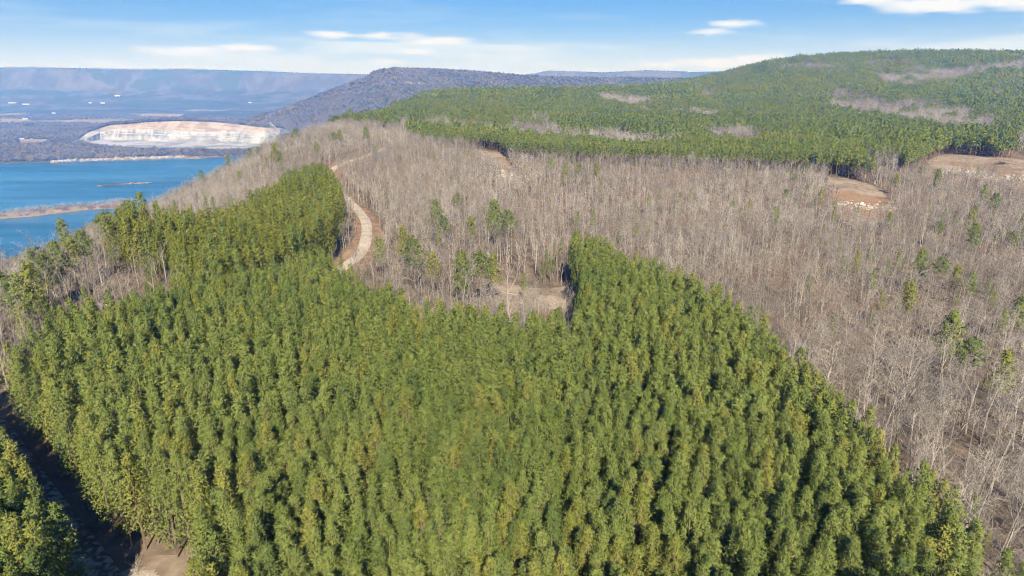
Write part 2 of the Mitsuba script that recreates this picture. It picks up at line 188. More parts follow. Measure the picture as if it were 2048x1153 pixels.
def ground_colour(p, n, uv):
    a = fbm(p.x * 0.035, p.y * 0.035, 2.0, 3)
    b = fbm(p.x * 0.45, p.y * 0.45, 7.0, 3)
    c = noise(p.x * 2.7, p.y * 2.7, 1.0)
    litter = mix((0.092, 0.075, 0.058), (0.190, 0.156, 0.124), smoothstep(0.25, 0.75, 0.5 * a + 0.5 * b))
    litter = mix(litter, (0.211, 0.168, 0.133), smoothstep(0.62, 0.9, c) * 0.6)
    rust = mix(litter, (0.175, 0.100, 0.062), smoothstep(0.55, 0.75, a) * 0.5)
    v1 = fbm(p.x * 0.006, p.y * 0.006, 4.0, 4)
    v3 = fbm(p.x * 0.0021, p.y * 0.0034, 8.0, 4)
    wood = mix((0.068, 0.062, 0.049), (0.100, 0.091, 0.074), smoothstep(0.3, 0.7, v1))
    wood = mix(wood, (0.044, 0.060, 0.034), smoothstep(0.53, 0.60, 0.65 * v3 + 0.35 * v1) * 0.75)
    pasture = smoothstep(0.63, 0.655, fbm(p.x * 0.0019, p.y * 0.0034, 6.0, 3)) * smoothstep(-282, -289, p.z)
    wood = mix(wood, (0.23, 0.20, 0.14), pasture * 0.8)
    return mix(rust, wood, smoothstep(-25, -60, p.z - smoothstep(2900, 3400, p.y) * 500))
scene["forest_floor"] = matte(ground_colour)
def gravel(p, n, uv):
    b = fbm(p.x * 0.22, p.y * 0.22, 3.0, 3)
    c = noise(p.x * 3.1, p.y * 3.1, 1.0)
    return mix((0.281, 0.254, 0.218), (0.437, 0.410, 0.370), smoothstep(0.2, 0.8, 0.6 * b + 0.4 * c))
scene["gravel_surface"] = matte(gravel)
def track_soil(p, n, uv):
    b = fbm(p.x * 1.3, p.y * 1.3, 3.0, 4)
    return mix((0.15, 0.12, 0.092), (0.40, 0.37, 0.33), smoothstep(0.42, 0.70, b))
scene["track_soil"] = matte(track_soil)
def bank_soil(p, n, uv):
    b = fbm(p.x * 0.3, p.y * 0.3, 3.0, 3)
    return mix((0.156, 0.105, 0.070), (0.273, 0.203, 0.144), smoothstep(0.25, 0.75, 0.6 * b + 0.4 * noise(p.x * 2.3, p.y * 2.3, 1.0)))
scene["bank_soil"] = matte(bank_soil)
def cleared_soil(p, n, uv):
    a = fbm(p.x * 0.07, p.y * 0.07, 3.0, 3)
    b = fbm(p.x * 0.5, p.y * 0.5, 5.0, 3)
    base = mix((0.165, 0.135, 0.108), (0.300, 0.256, 0.210), smoothstep(0.25, 0.75, 0.5 * a + 0.5 * b))
    return mix(base, (0.24, 0.155, 0.098), smoothstep(0.54, 0.68, fbm(p.x * 0.05, p.y * 0.05, 11.0, 2)) * 0.7)
scene["cleared_soil"] = matte(cleared_soil)
scene["sandy_soil"] = matte(lambda p, n, uv: mix((0.257, 0.211, 0.168), (0.406, 0.363, 0.312), fbm(p.x * 0.6, p.y * 0.6, 3.0, 3)))
scene["spit_soil"] = matte(lambda p, n, uv: mix((0.095, 0.072, 0.060), (0.235, 0.195, 0.165), smoothstep(0.3, 0.75, fbm(p.x * 0.05, p.y * 0.05, 3.0, 3))))
scene["dry_grass"] = matte(lambda p, n, uv: mix((0.203, 0.172, 0.117), (0.281, 0.242, 0.172), fbm(p.x * 0.02, p.y * 0.02, 3.0, 3)))
scene["limestone"] = matte(lambda p, n, uv: mix((0.218, 0.203, 0.183), (0.421, 0.410, 0.390), smoothstep(0.2, 0.8, 0.5 * noise(p.x * 0.9, p.y * 0.9, p.z * 0.9) + 0.5 * noise(p.x * 0.2, p.y * 0.2, 4.0))))
scene["log_wood"] = matte(lambda p, n, uv: mix((0.265, 0.218, 0.172), (0.484, 0.437, 0.374), noise(p.x * 0.7, p.y * 0.7, p.z * 0.7)))
scene["brush_wood"] = matte(lambda p, n, uv: mix((0.070, 0.055, 0.043), (0.156, 0.125, 0.101), noise(p.x * 1.7, p.y * 1.7, p.z * 1.7)))
def quarry_rock(p, n, uv):
    # horizontal beds, drill streaks down the face, orange subsoil on the upper bench
    beds = noise(p.z * 0.16, 3.0) * 0.6 + noise(p.z * 0.6, 8.0) * 0.4
    streak = noise(p.x * 0.05, p.y * 0.05, p.z * 0.008)
    big = fbm(p.x * 0.007, p.y * 0.007, 5.0, 3)
    rock = mix((0.150, 0.164, 0.184), (0.315, 0.345, 0.390), smoothstep(0.30, 0.62, 0.25 * beds + 0.45 * streak + 0.3 * big))
    rock = mix(rock, (0.15, 0.147, 0.147), smoothstep(0.50, 0.85, 0.55 * noise(p.x * 0.11, p.y * 0.11, p.z * 0.02) + 0.45 * noise(p.x * 0.012, p.y * 0.012, p.z * 0.02)) * 0.8)
    floor = mix((0.190, 0.206, 0.232), (0.335, 0.362, 0.405), smoothstep(0.35, 0.65, fbm(p.x * 0.010, p.y * 0.018, 2.0, 4)))
    soil = mix((0.225, 0.178, 0.130), (0.31, 0.285, 0.255), smoothstep(0.3, 0.6, fbm(p.x * 0.016, p.y * 0.016, 2.0, 3)))
    steep = smoothstep(0.80, 0.55, n.z)
    up = smoothstep(-236, -222, p.z + 20 * (big - 0.5))
    return mix(mix(floor, soil, up * 0.9), mix(rock, (0.328, 0.281, 0.226), smoothstep(-236, -215, p.z) * 0.6), steep)
scene["quarry_rock"] = matte(quarry_rock)
def ripple(p, n, uv):
    return 0.10 * fbm(p.x * 0.09, p.y * 0.16, 1.0, 3) + 0.5 * fbm(p.x * 0.006, p.y * 0.02, 7.0, 2)
scene["lake_water"] = {"type": "principled", "roughness": mikit.proc(lambda p, n, uv: mi.Color3f(0.16 + 0.16 * smoothstep(0.3, 0.7, fbm(p.x * 0.0011, p.y * 0.006, 3.0, 4)))),
                       "specular": 0.4, "base_color": mikit.proc(lambda p, n, uv: mix((0.006, 0.045, 0.105), (0.014, 0.084, 0.175), smoothstep(0.25, 0.75, fbm(p.x * 0.0016, p.y * 0.009, 3.0, 5))))}
for k, c in dict(white_siding=(0.40, 0.40, 0.40), metal_roof=(0.484, 0.491, 0.499), tan_siding=(0.429, 0.328, 0.257), grey_steel=(0.351, 0.351, 0.343), rust_steel=(0.234, 0.101, 0.070)).items():
    scene[k] = {"type": "twosided", "bsdf": {"type": "roughplastic", "alpha": 0.3, "diffuse_reflectance": {"type": "rgb", "value": list(c)}}}

# ---------------------------------------------------------------- helpers
def tag(key, label=None, cat=None, group=None, kind=None):
    labels[key] = {k: v for k, v in dict(label=label, category=cat, group=group, kind=kind).items() if v}

def shape(key, verts, faces, bsdf, smooth=False, normals=None):
    d = {"type": "ply", "filename": meshkit.write_ply((verts, faces), smooth, normals=normals), "face_normals": not smooth and normals is None, "bsdf": {"type": "ref", "id": bsdf}}
    if key: scene[key] = d
    return d

def unit(v): return v / (np.linalg.norm(v, axis=-1, keepdims=True) + 1e-9)

counts = {}
def numbered(name):
    counts[name] = counts.get(name, 0) + 1
    return name if counts[name] == 1 else f"{name}_{counts[name] - 1:03d}"

def sheet(axes_x, axes_y):
    X, Y = np.meshgrid(axes_x, axes_y, indexing="ij")
    n, m = X.shape
    i = (np.arange(n - 1)[:, None] * m + np.arange(m - 1)[None]).ravel()
    f = np.concatenate([np.stack([i, i + m, i + m + 1], 1), np.stack([i, i + m + 1, i + 1], 1)])
    return X.ravel(), Y.ravel(), f

def drape(key, poly, lift, bsdf, step=2.0, rough=0.0):
    """A sheet that follows the ground inside the outline, its rim sunk into the ground."""
    poly = poly.buffer(0)
    x0, y0, x1, y1 = poly.bounds
    X, Y, f = sheet(np.arange(x0 - step, x1 + step, step), np.arange(y0 - step, y1 + step, step))
    wob = step * 1.2
    px, py = X + wob * nz(X, Y, step * 5, 31), Y + wob * nz(X, Y, step * 5, 32)
    near = shapely.contains_xy(poly.buffer(step * 1.5), px, py)
    inside = shapely.contains_xy(poly, px, py)
    keep = near[f].all(1) & inside[f].any(1)
    f = f[keep]
    used, inv = np.unique(f, return_inverse=True)
    X, Y, ins = X[used], Y[used], inside[used]
    Z = ground_height(X, Y) + np.where(ins, lift + rough * nz(X, Y, step * 3, 33), -lift * 0.8)
    return shape(key, np.stack([X, Y, Z], 1), inv.reshape(-1, 3), bsdf, smooth=True)

def way(key, line, half, lift, bsdf, step=1.5):
    """A road surface: cross rows along the line, slightly crowned, edges wandering and dipping into the ground."""
    L = LineString(line).simplify(0.1).segmentize(4.0)
    p = np.array(L.coords)
    for _ in range(14): p[1:-1] = 0.25 * p[:-2] + 0.5 * p[1:-1] + 0.25 * p[2:]
    L = LineString(p)
    t = np.arange(0, L.length, step)
    c = np.array([L.interpolate(a).coords[0] for a in t])
    d = unit(np.gradient(c, axis=0))
    side = np.stack([d[:, 1], -d[:, 0]], 1)
    rows = []
    for o, z in ((-1.15, -0.25), (-1, 0.6), (-0.55, 0.75), (-0.42, 0.6), (0, 1.0), (0.42, 0.6), (0.55, 0.75), (1, 0.6), (1.15, -0.25)):
        w = half * o * (1 + (0.12 * nz(t, t * 0 + o * 40, 9, 35) if abs(o) >= 1 else 0))
        q = c + side * np.reshape(w, (-1, 1))
        rows.append(np.column_stack([q, ground_height(q[:, 0], q[:, 1]) + lift * z]))
    V = np.stack(rows, 1)
    n, m = V.shape[:2]
    i = (np.arange(n - 1)[:, None] * m + np.arange(m - 1)[None]).ravel()
    return shape(key, V.reshape(-1, 3), np.concatenate([np.stack([i, i + 1, i + m + 1], 1), np.stack([i, i + m + 1, i + m], 1)]), bsdf, smooth=True)

def ribbon(line, half):
    return LineString(line).buffer(half, cap_style=2)

# ---------------------------------------------------------------- ground
def axis(*runs):
    return np.unique(np.concatenate([np.arange(a, b, s) for a, b, s in runs]))
gx = axis((-13500, -6000, 300), (-6000, -3600, 75), (-3600, -2700, 22), (-2700, -1100, 14), (-1100, -900, 22), (-900, -320, 12), (-320, 620, 6), (620, 1500, 12), (1500, 3000, 40), (3000, 13501, 500))
gy = axis((-300, 20, 20), (20, 760, 6), (760, 2600, 14), (2600, 3500, 20), (3500, 4500, 14), (4500, 5000, 20), (5000, 8000, 80), (8000, 10500, 50), (10500, 13501, 300))
X, Y, f = sheet(gx, gy)
shape("ground", np.stack([X, Y, ground_height(X, Y)], 1), f, "forest_floor", smooth=True)
tag("ground", "wooded ridge top, valley floor, long mountain and far plateau rim", "terrain", kind="structure")
Wx, Wy, f = sheet(np.linspace(-6500, -700, 30), np.linspace(900, 4000, 20))
shape("lake", np.stack([Wx, Wy, np.full(len(Wx), WATER_Z)], 1), f, "lake_water")
tag("lake", "broad blue lake in the valley below the ridge", "lake", kind="structure")

road_line, track_line = LineString(ROAD), LineString(TRACK)
road_area, track_area = ribbon(ROAD, 2.7), ribbon(TRACK, 2.3)
verge = unary_union([ribbon(ROAD, 3.7), ribbon(ROAD[3:9], 5.2), Polygon([(-70, 250), (-57, 255), (-55, 280), (-61, 318), (-74, 350), (-80, 345), (-68, 310)]).buffer(1), Polygon([(-150, 540), (-150, 580), (-137, 612), (-120, 596), (-128, 560), (-130, 510)])])
drape("road_bank", verge, 0.10, "bank_soil", 1.6, 0.1); tag("road_bank", "bare brown soil bank along the pale gravel road", "bank", kind="structure")
way("gravel_road", ROAD, 2.35, 0.62, "gravel_surface"); tag("gravel_road", "pale gravel road winding along the ridge top", "road", kind="structure")
way("dirt_track", TRACK, 2.3, 0.45, "track_soil", 1.0); tag("dirt_track", "rutted dirt track in deep shade at the bottom left", "track", kind="structure")
spur = LineString([(-60, 83), (-57, 86.2), (-53.5, 85.6), (-51, 82), (-46, 74)])
drape("track_spur", spur.buffer(1.2), 0.2, "gravel_surface", 0.6); tag("track_spur", "short pale gravel bend leaving the shaded track at the bottom left", "track", kind="structure")
openings = {k: Polygon(v) for k, v in OPENINGS.items()}
for k, words in dict(food_plot="bare rust coloured slope below the far pines, beside pale trunks", bench="bare brown clearing under the end of the far pine block", hilltop="large tan clearing in front of the far right pine trunks", near="small bare clearing beyond the foreground pine stand", corner="bare reddish soil patch beside the track at the bottom left").items():
    key = numbered("clearing_ground")
    drape(key, openings[k], 0.12, "cleared_soil", 1.5 if k in ("near", "corner") else 3.0, 0.05); tag(key, words, "clearing", kind="structure")
drape("sandy_scrape", Polygon(SAND), 0.24, "sandy_soil", 0.8); tag("sandy_scrape", "pale sandy scrape in the small clearing beyond the foreground pines", "bare soil", kind="structure")
for words, pts in [("pale field at the left edge beyond the lake woods", [(-4769, 6627), (-4267, 6361), (-4027, 5811), (-4229, 5864)]),
                   ("long pale field behind the quarry hill", [(-4300, 5980), (-3950, 6350), (-3400, 6380), (-2700, 6300), (-2500, 5950), (-3300, 5750)]),
                   ("small pale field high in the valley behind the quarry", [(-3669, 6928), (-3873, 7522), (-3403, 7399), (-3205, 6789)]),
                   ("tan field round a white house in the woods across the lake", [(-2870, 4080), (-2979, 4264), (-2780, 4260), (-2600, 3940), (-2690, 3860)])]:
    key = numbered("hay_field")
    drape(key, Polygon(pts), 1.2, "dry_grass", 14.0); tag(key, words, "field", kind="structure")
sandbar = unary_union([Polygon(SPITS[0]).buffer(1), Polygon(SPITS[1]), Polygon(SPITS[2]).buffer(-4)])
drape("sand_spit", sandbar, 0.6, "spit_soil", 7.0, 0.4); tag("sand_spit", "low sandy spit and bar in the near part of the lake", "spit", kind="structure")

# quarry: rim, orange bench, drilled face in buttresses, floor
def quarry():
    n = 460
    k = np.linspace(0, len(QUARRY) - 1, n)
    C = np.array(QUARRY, float)                                        # column, (back, top, base, front), xyz
    I = np.arange(len(C))
    P = np.stack([np.stack([np.interp(k, I, C[:, j, c]) for c in range(3)], 1) for j in range(4)])
    back, top, base, front = P
    run = np.concatenate([[0], np.cumsum(np.linalg.norm(np.diff(base[:, :2], axis=0), axis=1))])
    o = run * 0
    end = sst(0, 45, run) * sst(run[-1], run[-1] - 60, run)
    out = unit((front - base) * [1, 1, 0] + 1e-6)
    hgt = np.maximum(top[:, 2] - base[:, 2], 1)
    bay = end * (14 * nz(run, o, 70, 51, 3) + 6 * nz(run, o, 17, 52, 3))
    top = top + [0, 0, 1] * (3.5 * nz(run, o, 30, 49, 3) * end)[:, None]
    rows = []
    def row(p, push=0.0, dz=0.0): rows.append(p + out * (np.asarray(push) + o)[:, None] + np.array([0, 0, 1.0]) * (np.asarray(dz) + o)[:, None])
    row(back, -70, -9); row(back, -25, 3 + 2 * nz(run, o, 40, 47)); row(back, 0, 3 + 4 * nz(run, o, 45, 46, 3) * end)
    for i in (1, 2, 3, 4):                                               # stripped soil going down to the rock in rough steps
        f_ = i / 5
        row(back * (1 - f_) + top * f_, 6 * nz(run, o + i * 50, 28, 45, 3) * end, (3.5 * nz(run, o + i * 70, 35, 44, 3) + (5 if i == 2 else 0)) * end)
    row(top, bay - 7); row(top, bay, -2.5 * end)
    m = 18
    for i in range(1, m + 1):
        t = i / m
        shelf = (7 * (t > 0.45)) * sst(120, 300, run) + 9 * (t > 0.62) * sst(700, 800, run)
        row(top * (1 - t) + base * t, bay + end * (shelf + 5 * t + 2.4 * nz(run, o + i * 13, 9, 55, 2) + 1.2 * nz(run, o + i * 29, 4, 56, 1)))
    cone = sum(a * np.exp(-np.abs((run - c) / w) ** 1.5) for c, w, a in ((60, 40, .25), (330, 25, .3), (560, 40, .35), (690, 55, .8), (760, 45, .6), (860, 50, .45), (960, 40, .6)))
    cone = np.clip(cone, 0, 0.85) * end
    row(base, bay + 14 + 10 * cone, hgt * cone * 0.75); row(base, bay + 26 + 40 * cone, hgt * cone * 0.3 - 0.5); row(base, bay + 45 + 60 * cone, -1.5)
    for i in range(1, 14):
        f_ = i / 14
        heaps = np.clip(nz(run, o + 90 * i, 60, 60, 3) - 0.05, 0, 1) * 16 * end * (1 - f_)
        bench = 5 * np.round(2.2 * nz(run, o + 60 * i, 240, 61, 2)) * end * math.sin(3.14 * f_)
        row(base * (1 - f_) + front * f_, (45 + 10 * nz(run, o, 80, 62)) * (1 - f_), -1.5 + heaps + bench)
    row(front, 0, -1); row(front, 14, -7)
    V = np.stack(rows, 1)
    n, m = V.shape[:2]
    i = (np.arange(n - 1)[:, None] * m + np.arange(m - 1)[None]).ravel()
    shape("quarry", V.reshape(-1, 3), np.concatenate([np.stack([i, i + m + 1, i + m], 1), np.stack([i, i + 1, i + m + 1], 1)]), "quarry_rock")
    tag("quarry", "huge pale limestone quarry cut into the far shore hill", "quarry", kind="structure")
quarry()

# ---------------------------------------------------------------- tree making
def tube_mesh(segs, sides):
    """segs: rows p0(3), p1(3), r0, r1 -> prisms with the given number of sides (2 = one flat tapering blade)."""
    s = np.asarray(segs, float).reshape(-1, 8)
    a, b, r0, r1 = s[:, :3], s[:, 3:6], s[:, 6:7], s[:, 7:8]
    d = b - a
    d = d / (np.linalg.norm(d, axis=1, keepdims=True) + 1e-9)
    ref = np.where(np.abs(d[:, 2:]) < 0.9, [[0, 0, 1.0]], [[1.0, 0, 0]])
    u = np.cross(d, ref); u /= np.linalg.norm(u, axis=1, keepdims=True)
    w = np.cross(d, u)
    k = len(s)
    if sides == 2:
        ang = (np.arange(k) * 2.4)[:, None]
        e = np.cos(ang) * u + np.sin(ang) * w
        v = np.stack([a - e * r0, a + e * r0, b], 1)
        return v.reshape(-1, 3), np.arange(3 * k).reshape(-1, 3)
    an = np.arange(sides) * 2 * np.pi / sides
    off = np.cos(an)[None, :, None] * u[:, None] + np.sin(an)[None, :, None] * w[:, None]
    v = np.concatenate([a[:, None] + off * r0[:, None], b[:, None] + off * r1[:, None]], 1)
    j = np.arange(sides); jn = (j + 1) % sides
    base = np.concatenate([np.stack([j, jn, jn + sides], 1), np.stack([j, jn + sides, j + sides], 1)])
    f = (base[None] + (np.arange(k) * 2 * sides)[:, None, None]).reshape(-1, 3)
    return v.reshape(-1, 3), f

def join(meshes):
    vs, fs, at = [], [], 0
    for v, f in meshes:
        if len(v): vs.append(v); fs.append(f + at); at += len(v)
    return np.vstack(vs), np.vstack(fs)


def tuft_mesh(c, rad, out, n, length, width, rng):
    """Needle sprays: n blades round each centre c (k,3); normals follow the spray, as a mass of needles shades."""
    k = len(c)
    q = unit(rng.normal(size=(k, n, 3)))
    q = unit(q + 0.55 * out[:, None] + [0, 0, 0.25])
    p = c[:, None] + q * rad[:, None, None] * rng.uniform(0.25, 0.75, (k, n, 1))
    d = unit(q + 0.55 * rng.normal(size=(k, n, 3)))
    side = unit(np.cross(d, rng.normal(size=(k, n, 3))))
    L = length * rng.uniform(0.7, 1.3, (k, n, 1)); W = width * rng.uniform(0.7, 1.3, (k, n, 1))
    v = np.stack([p - side * W / 2, p + side * W / 2, p + d * L], 2)
    fn = unit(np.cross(v[:, :, 1] - v[:, :, 0], v[:, :, 2] - v[:, :, 0]))
    mean = unit(q * 0.9 + 0.5 * out[:, None] + [0, 0, 0.35])
    fn = fn * np.sign((fn * mean).sum(-1, keepdims=True) + 1e-9)
    nn = unit(mean + 0.5 * fn)
    return v.reshape(-1, 3), np.arange(k * n * 3).reshape(-1, 3), np.repeat(nn.reshape(-1, 3), 3, 0)

def pine(rng, H=19.0, base=8.5, R=2.2, whorl=0.75, per=6, tufts=2, n=9, length=0.5, width=0.2, rad=0.6, ragged=0.25, trunk=True, sides=5, limbs=False, top_round=0.8):
    cs, outs, rads, segs = [], [], [], []
    z, lean = base, rng.normal(0, 0.02, 2)
    ph = rng.uniform(0, 6.28)
    while z < H - 0.3:
        t = (z - base) / (H - base)
        r = R * (1 - t ** 1.12) ** top_round * min(1.0, 0.62 + 2.2 * t) + 0.12
        k = max(2, int(round(per * (0.55 + 0.45 * r / R))))
        for j in range(k):
            a = ph + 6.283 * j / k + rng.normal(0, 0.25)
            rr = r * rng.uniform(1 - ragged, 1 + ragged)
            if rng.random() < 0.08: continue
            o = np.array([math.cos(a), math.sin(a), 0])
            root = np.array([lean[0] * z, lean[1] * z, z])
            for q in range(tufts):
                s = 1.0 if tufts == 1 else 1 - 0.5 * q / (tufts - 1) * (1 if rr > 0.6 else 0.4)
                c = root + o * rr * s + [0, 0, 0.32 * rr * s * s + rng.normal(0, 0.12)]
                c = c + rng.normal(0, 0.10, 3)
                cs.append(c); outs.append(unit(o * 0.8 + np.array([0, 0, 0.5 + 0.6 * t]))); rads.append(rad * rng.uniform(0.75, 1.2) * (0.75 + 0.25 * r / R))
            if limbs and rr > 0.5: segs.append([*root, *(root + o * rr * 0.9 + [0, 0, 0.28 * rr]), 0.045, 0.015])
        ph += 2.4
        z += whorl * rng.uniform(0.8, 1.2) * (1 - 0.25 * t)
    cs.append(np.array([lean[0] * H, lean[1] * H, H - 0.15])); outs.append(np.array([0, 0, 1.0])); rads.append(rad * 0.6)
    v, f, nn = tuft_mesh(np.array(cs), np.array(rads), np.array(outs), n, length, width, rng)
    ts = []
    zz = np.linspace(-0.5, H - 0.6, 5)
    for a, b in zip(zz[:-1], zz[1:]):
        ra, rb = 0.17 * (1 - 0.85 * max(a, 0) / H) * H / 19 + 0.01, 0.17 * (1 - 0.85 * b / H) * H / 19 + 0.01
        ts.append([lean[0] * a, lean[1] * a, a, lean[0] * b, lean[1] * b, b, ra, rb])
    tv, tf = tube_mesh(ts, sides)
    if segs: tv, tf = join([(tv, tf), tube_mesh(segs, 3)])
    return (v, f, nn), (tv, tf)

def hardwood(rng, H=19.0, clear=0.45, spread=1.0, kids=(7, 5, 4, 3), thick=1.0, stems=1, radius=0.17, levels=4, droop=0.0, blade_from=3, width=1.0, low=False):
    """A leafless tree: segments by level from trunk to twig."""
    seg = [[] for _ in range(levels)]
    def grow(p, d, L, r, lev):
        n = 4 if lev == 0 else 3 if lev == 1 else 2 if lev == 2 else 1
        pts, dirs = [p], [d]
        for i in range(n):
            d = unit(d + rng.normal(0, 0.07 if lev == 0 else 0.16, 3) + np.array([0, 0, 0.10 if lev else 0.05]) - np.array([0, 0, droop * lev * 0.03]))
            p = p + d * L / n
            pts.append(p); dirs.append(d)
        for i in range(n):
            ra, rb = r * (1 - 0.72 * i / n), r * (1 - 0.72 * (i + 1) / n)
            seg[lev].append([*pts[i], *pts[i + 1], ra * thick, rb * thick])
        if lev + 1 < levels:
            k = max(1, int(round(kids[lev] * rng.uniform(0.75, 1.25))))
            for j in range(k):
                s = rng.uniform(clear if lev == 0 else 0.25, 1.0)
                s = min(s, 0.999)
                i = int(s * n); fr = s * n - i
                q = pts[i] * (1 - fr) + pts[i + 1] * fr
                a = rng.uniform(0, 6.283)
                side = unit(np.cross(dirs[i + 1], [math.cos(a), math.sin(a), 0.3]))
                tilt = rng.uniform(0.45, 0.95) * (spread if lev == 0 else 1.0)
                nd = unit(dirs[i + 1] * math.cos(tilt) + side * math.sin(tilt))
                l = L * (0.42 if lev == 0 else 0.55) * rng.uniform(0.65, 1.15) * (1.25 - 0.6 * s if lev == 0 else 1.0)
                grow(q, nd, l, max(r * (1 - 0.72 * s) * 0.62, 0.014), lev + 1)
    for s in range(stems):
        a = rng.uniform(0, 6.283); tl = 0.02 if stems == 1 else rng.uniform(0.15, 0.32)
        grow(np.array([0, 0, -0.4]), unit(np.array([math.cos(a) * tl, math.sin(a) * tl, 1])), H * 0.86 * rng.uniform(0.9, 1.05), radius, 0)
    if low:
        return tube_mesh(seg[0][::2], 3), join([tube_mesh(np.array(s) * [1, 1, 1, 1, 1, 1, w, w], 2) for s, w in ((seg[1], 1.6), (seg[2], width))])
    wood = join([tube_mesh(seg[0], 5)] + ([tube_mesh(seg[1], 3)] if levels > 1 else []))
    fine = []
    for lev in range(2, levels):
        s = np.array(seg[lev])
        if len(s):
            s[:, 6:] *= width
            fine.append(tube_mesh(s, 2 if lev >= blade_from else 3))
    return wood, join(fine) if fine else (np.zeros((0, 3)), np.zeros((0, 3), int))

def clump(parts, rng, n, radius, scale=(0.85, 1.15)):
    """Several small trees on one patch: parts = list of (v, f) or (v, f, n) prototypes."""
    vs, fs, ns, at = [], [], [], 0
    for k in range(n):
        r, a = radius * math.sqrt((k + 0.5) / n), k * 2.39996 + rng.uniform(-0.3, 0.3)
        m = parts[rng.integers(len(parts))]
        s, c = rng.uniform(*scale), rng.uniform(0, 6.283)
        rot = np.array([[math.cos(c), -math.sin(c), 0], [math.sin(c), math.cos(c), 0], [0, 0, 1]])
        vs.append(m[0] @ rot.T * s + [r * math.cos(a), r * math.sin(a), 0]); fs.append(m[1] + at); at += len(m[0])
        if len(m) > 2: ns.append(m[2] @ rot.T)
    return np.vstack(vs), np.vstack(fs), np.vstack(ns) if ns else None

def group(name, **parts):
    """A shapegroup; parts: name = (bsdf, mesh)."""
    scene[name] = {"type": "shapegroup", **{k: shape(None, m[0], m[1], b, normals=m[2] if len(m) > 2 else None) for k, (b, m) in parts.items()}}
    return name

def put(key, grp, x, y, z, rot, s, slope=None, tall=1.0):
    c, q = math.cos(rot) * s, math.sin(rot) * s
    m = np.array([[c, -q, 0, x], [q, c, 0, y], [0, 0, s * tall, z], [0, 0, 0, 1.0]])
    if slope is not None:
        m[2, 0], m[2, 1] = slope[0] * c + slope[1] * q, -slope[0] * q + slope[1] * c
    scene[key] = {"type": "instance", "to_world": T(m), "shapegroup": {"type": "ref", "id": grp}}

def slopes(x, y, e=6.0):
    return (ground_height(x + e, y) - ground_height(x - e, y)) / (2 * e), (ground_height(x, y + e) - ground_height(x, y - e)) / (2 * e)

def project(x, y, z):
    """Only to choose which trees the viewpoint can see: picture coordinates (0..1, 0..1) and distance."""
    f = y * math.cos(PITCH) - (z - 70) * math.sin(PITCH)
    u = y * math.sin(PITCH) + (z - 70) * math.cos(PITCH)
    f1 = np.maximum(f, 1.0)
    return np.where(f > 1, 0.5 + x / f1 / 1.4798, -9), np.where(f > 1, 0.5 - u / f1 / 0.8331, -9), np.sqrt(x * x + y * y + (z - 70) ** 2)

def in_view(x, y, z, m=0.06, h=20):
    u, v, d = project(x, y, z)
    u2, v2, _ = project(x, y, z + h)
    return (u > -m) & (u < 1 + m) & (np.minimum(v, v2) < 1 + m) & (np.maximum(v, v2) > -m)

def scatter(poly, step, jitter, rng, rows=0.0):
    x0, y0, x1, y1 = poly.bounds
    if rows:
        h_ = 0.56 * max(x1 - x0, y1 - y0)
        x0, x1, y0, y1 = (x0 + x1) / 2 - h_, (x0 + x1) / 2 + h_, (y0 + y1) / 2 - h_, (y0 + y1) / 2 + h_
        step = step / 1.3
    gx, gy = np.meshgrid(np.arange(x0, x1, step), np.arange(y0, y1, step * 0.9), indexing="ij")
    if not rows: gy = gy + (np.arange(gx.shape[0]) % 2)[:, None] * step * 0.45
    x = gx.ravel() + rng.normal(0, jitter * step, gx.size)
    y = gy.ravel() + rng.normal(0, jitter * step, gx.size)
    if rows:                                                             # planting rows run askew and wander a little
        cx, cy, ca, sa = (x0 + x1) / 2, (y0 + y1) / 2, math.cos(rows), math.sin(rows)
        x, y = cx + 1.3 * (ca * (x - cx) - sa * (y - cy)), cy + 1.3 * (sa * (x - cx) + ca * (y - cy))
        x, y = x + 2.0 * nz(x, y, 30, 72), y + 2.0 * nz(x, y, 30, 73)
    k = shapely.contains_xy(poly, x, y)
    return x[k], y[k]

# ---------------------------------------------------------------- forest plan
stand, ridge_stand, woodlot = Polygon(PINE_STAND), Polygon(RIDGE_STAND), Polygon(NEAR_WOODLOT)
far_pines = Polygon(FAR_FRONT).buffer(0)
far_bare = unary_union([Polygon(p).buffer(0) for p in FAR_HARDWOOD])
def in_far_bare(x, y):
    drain = (np.abs(nz(x, y, 310, 68)) < 0.028 + 0.03 * nz(x, y, 90, 69)) & (y > 760) & (np.abs(x - 150) > 250)
    return drain | (shapely.contains_xy(far_bare, x + 22 * nz(x, y, 55, 61) + 9 * nz(x, y, 14, 62), y + 95 * nz(x, y, 80, 63) + 40 * nz(x, y, 22, 64)) & (nz(x, y, 42, 66) + 0.3 * nz(x, y, 14, 67) < 0.30)) | (shapely.contains_xy(far_bare.buffer(60), x, y) & (nz(x, y, 38, 65) > 0.36))
clear_area = unary_union([ribbon(ROAD[:11], 4.4), ribbon(ROAD[9:], 2.9), ribbon(ROAD[10:17], 7.0), track_area.buffer(2.3), verge.intersection(Polygon([(-200, 0), (0, 0), (0, 640), (-200, 640)])), spur.buffer(2)] + [p for p in openings.values()])
rng = np.random.default_rng(11)

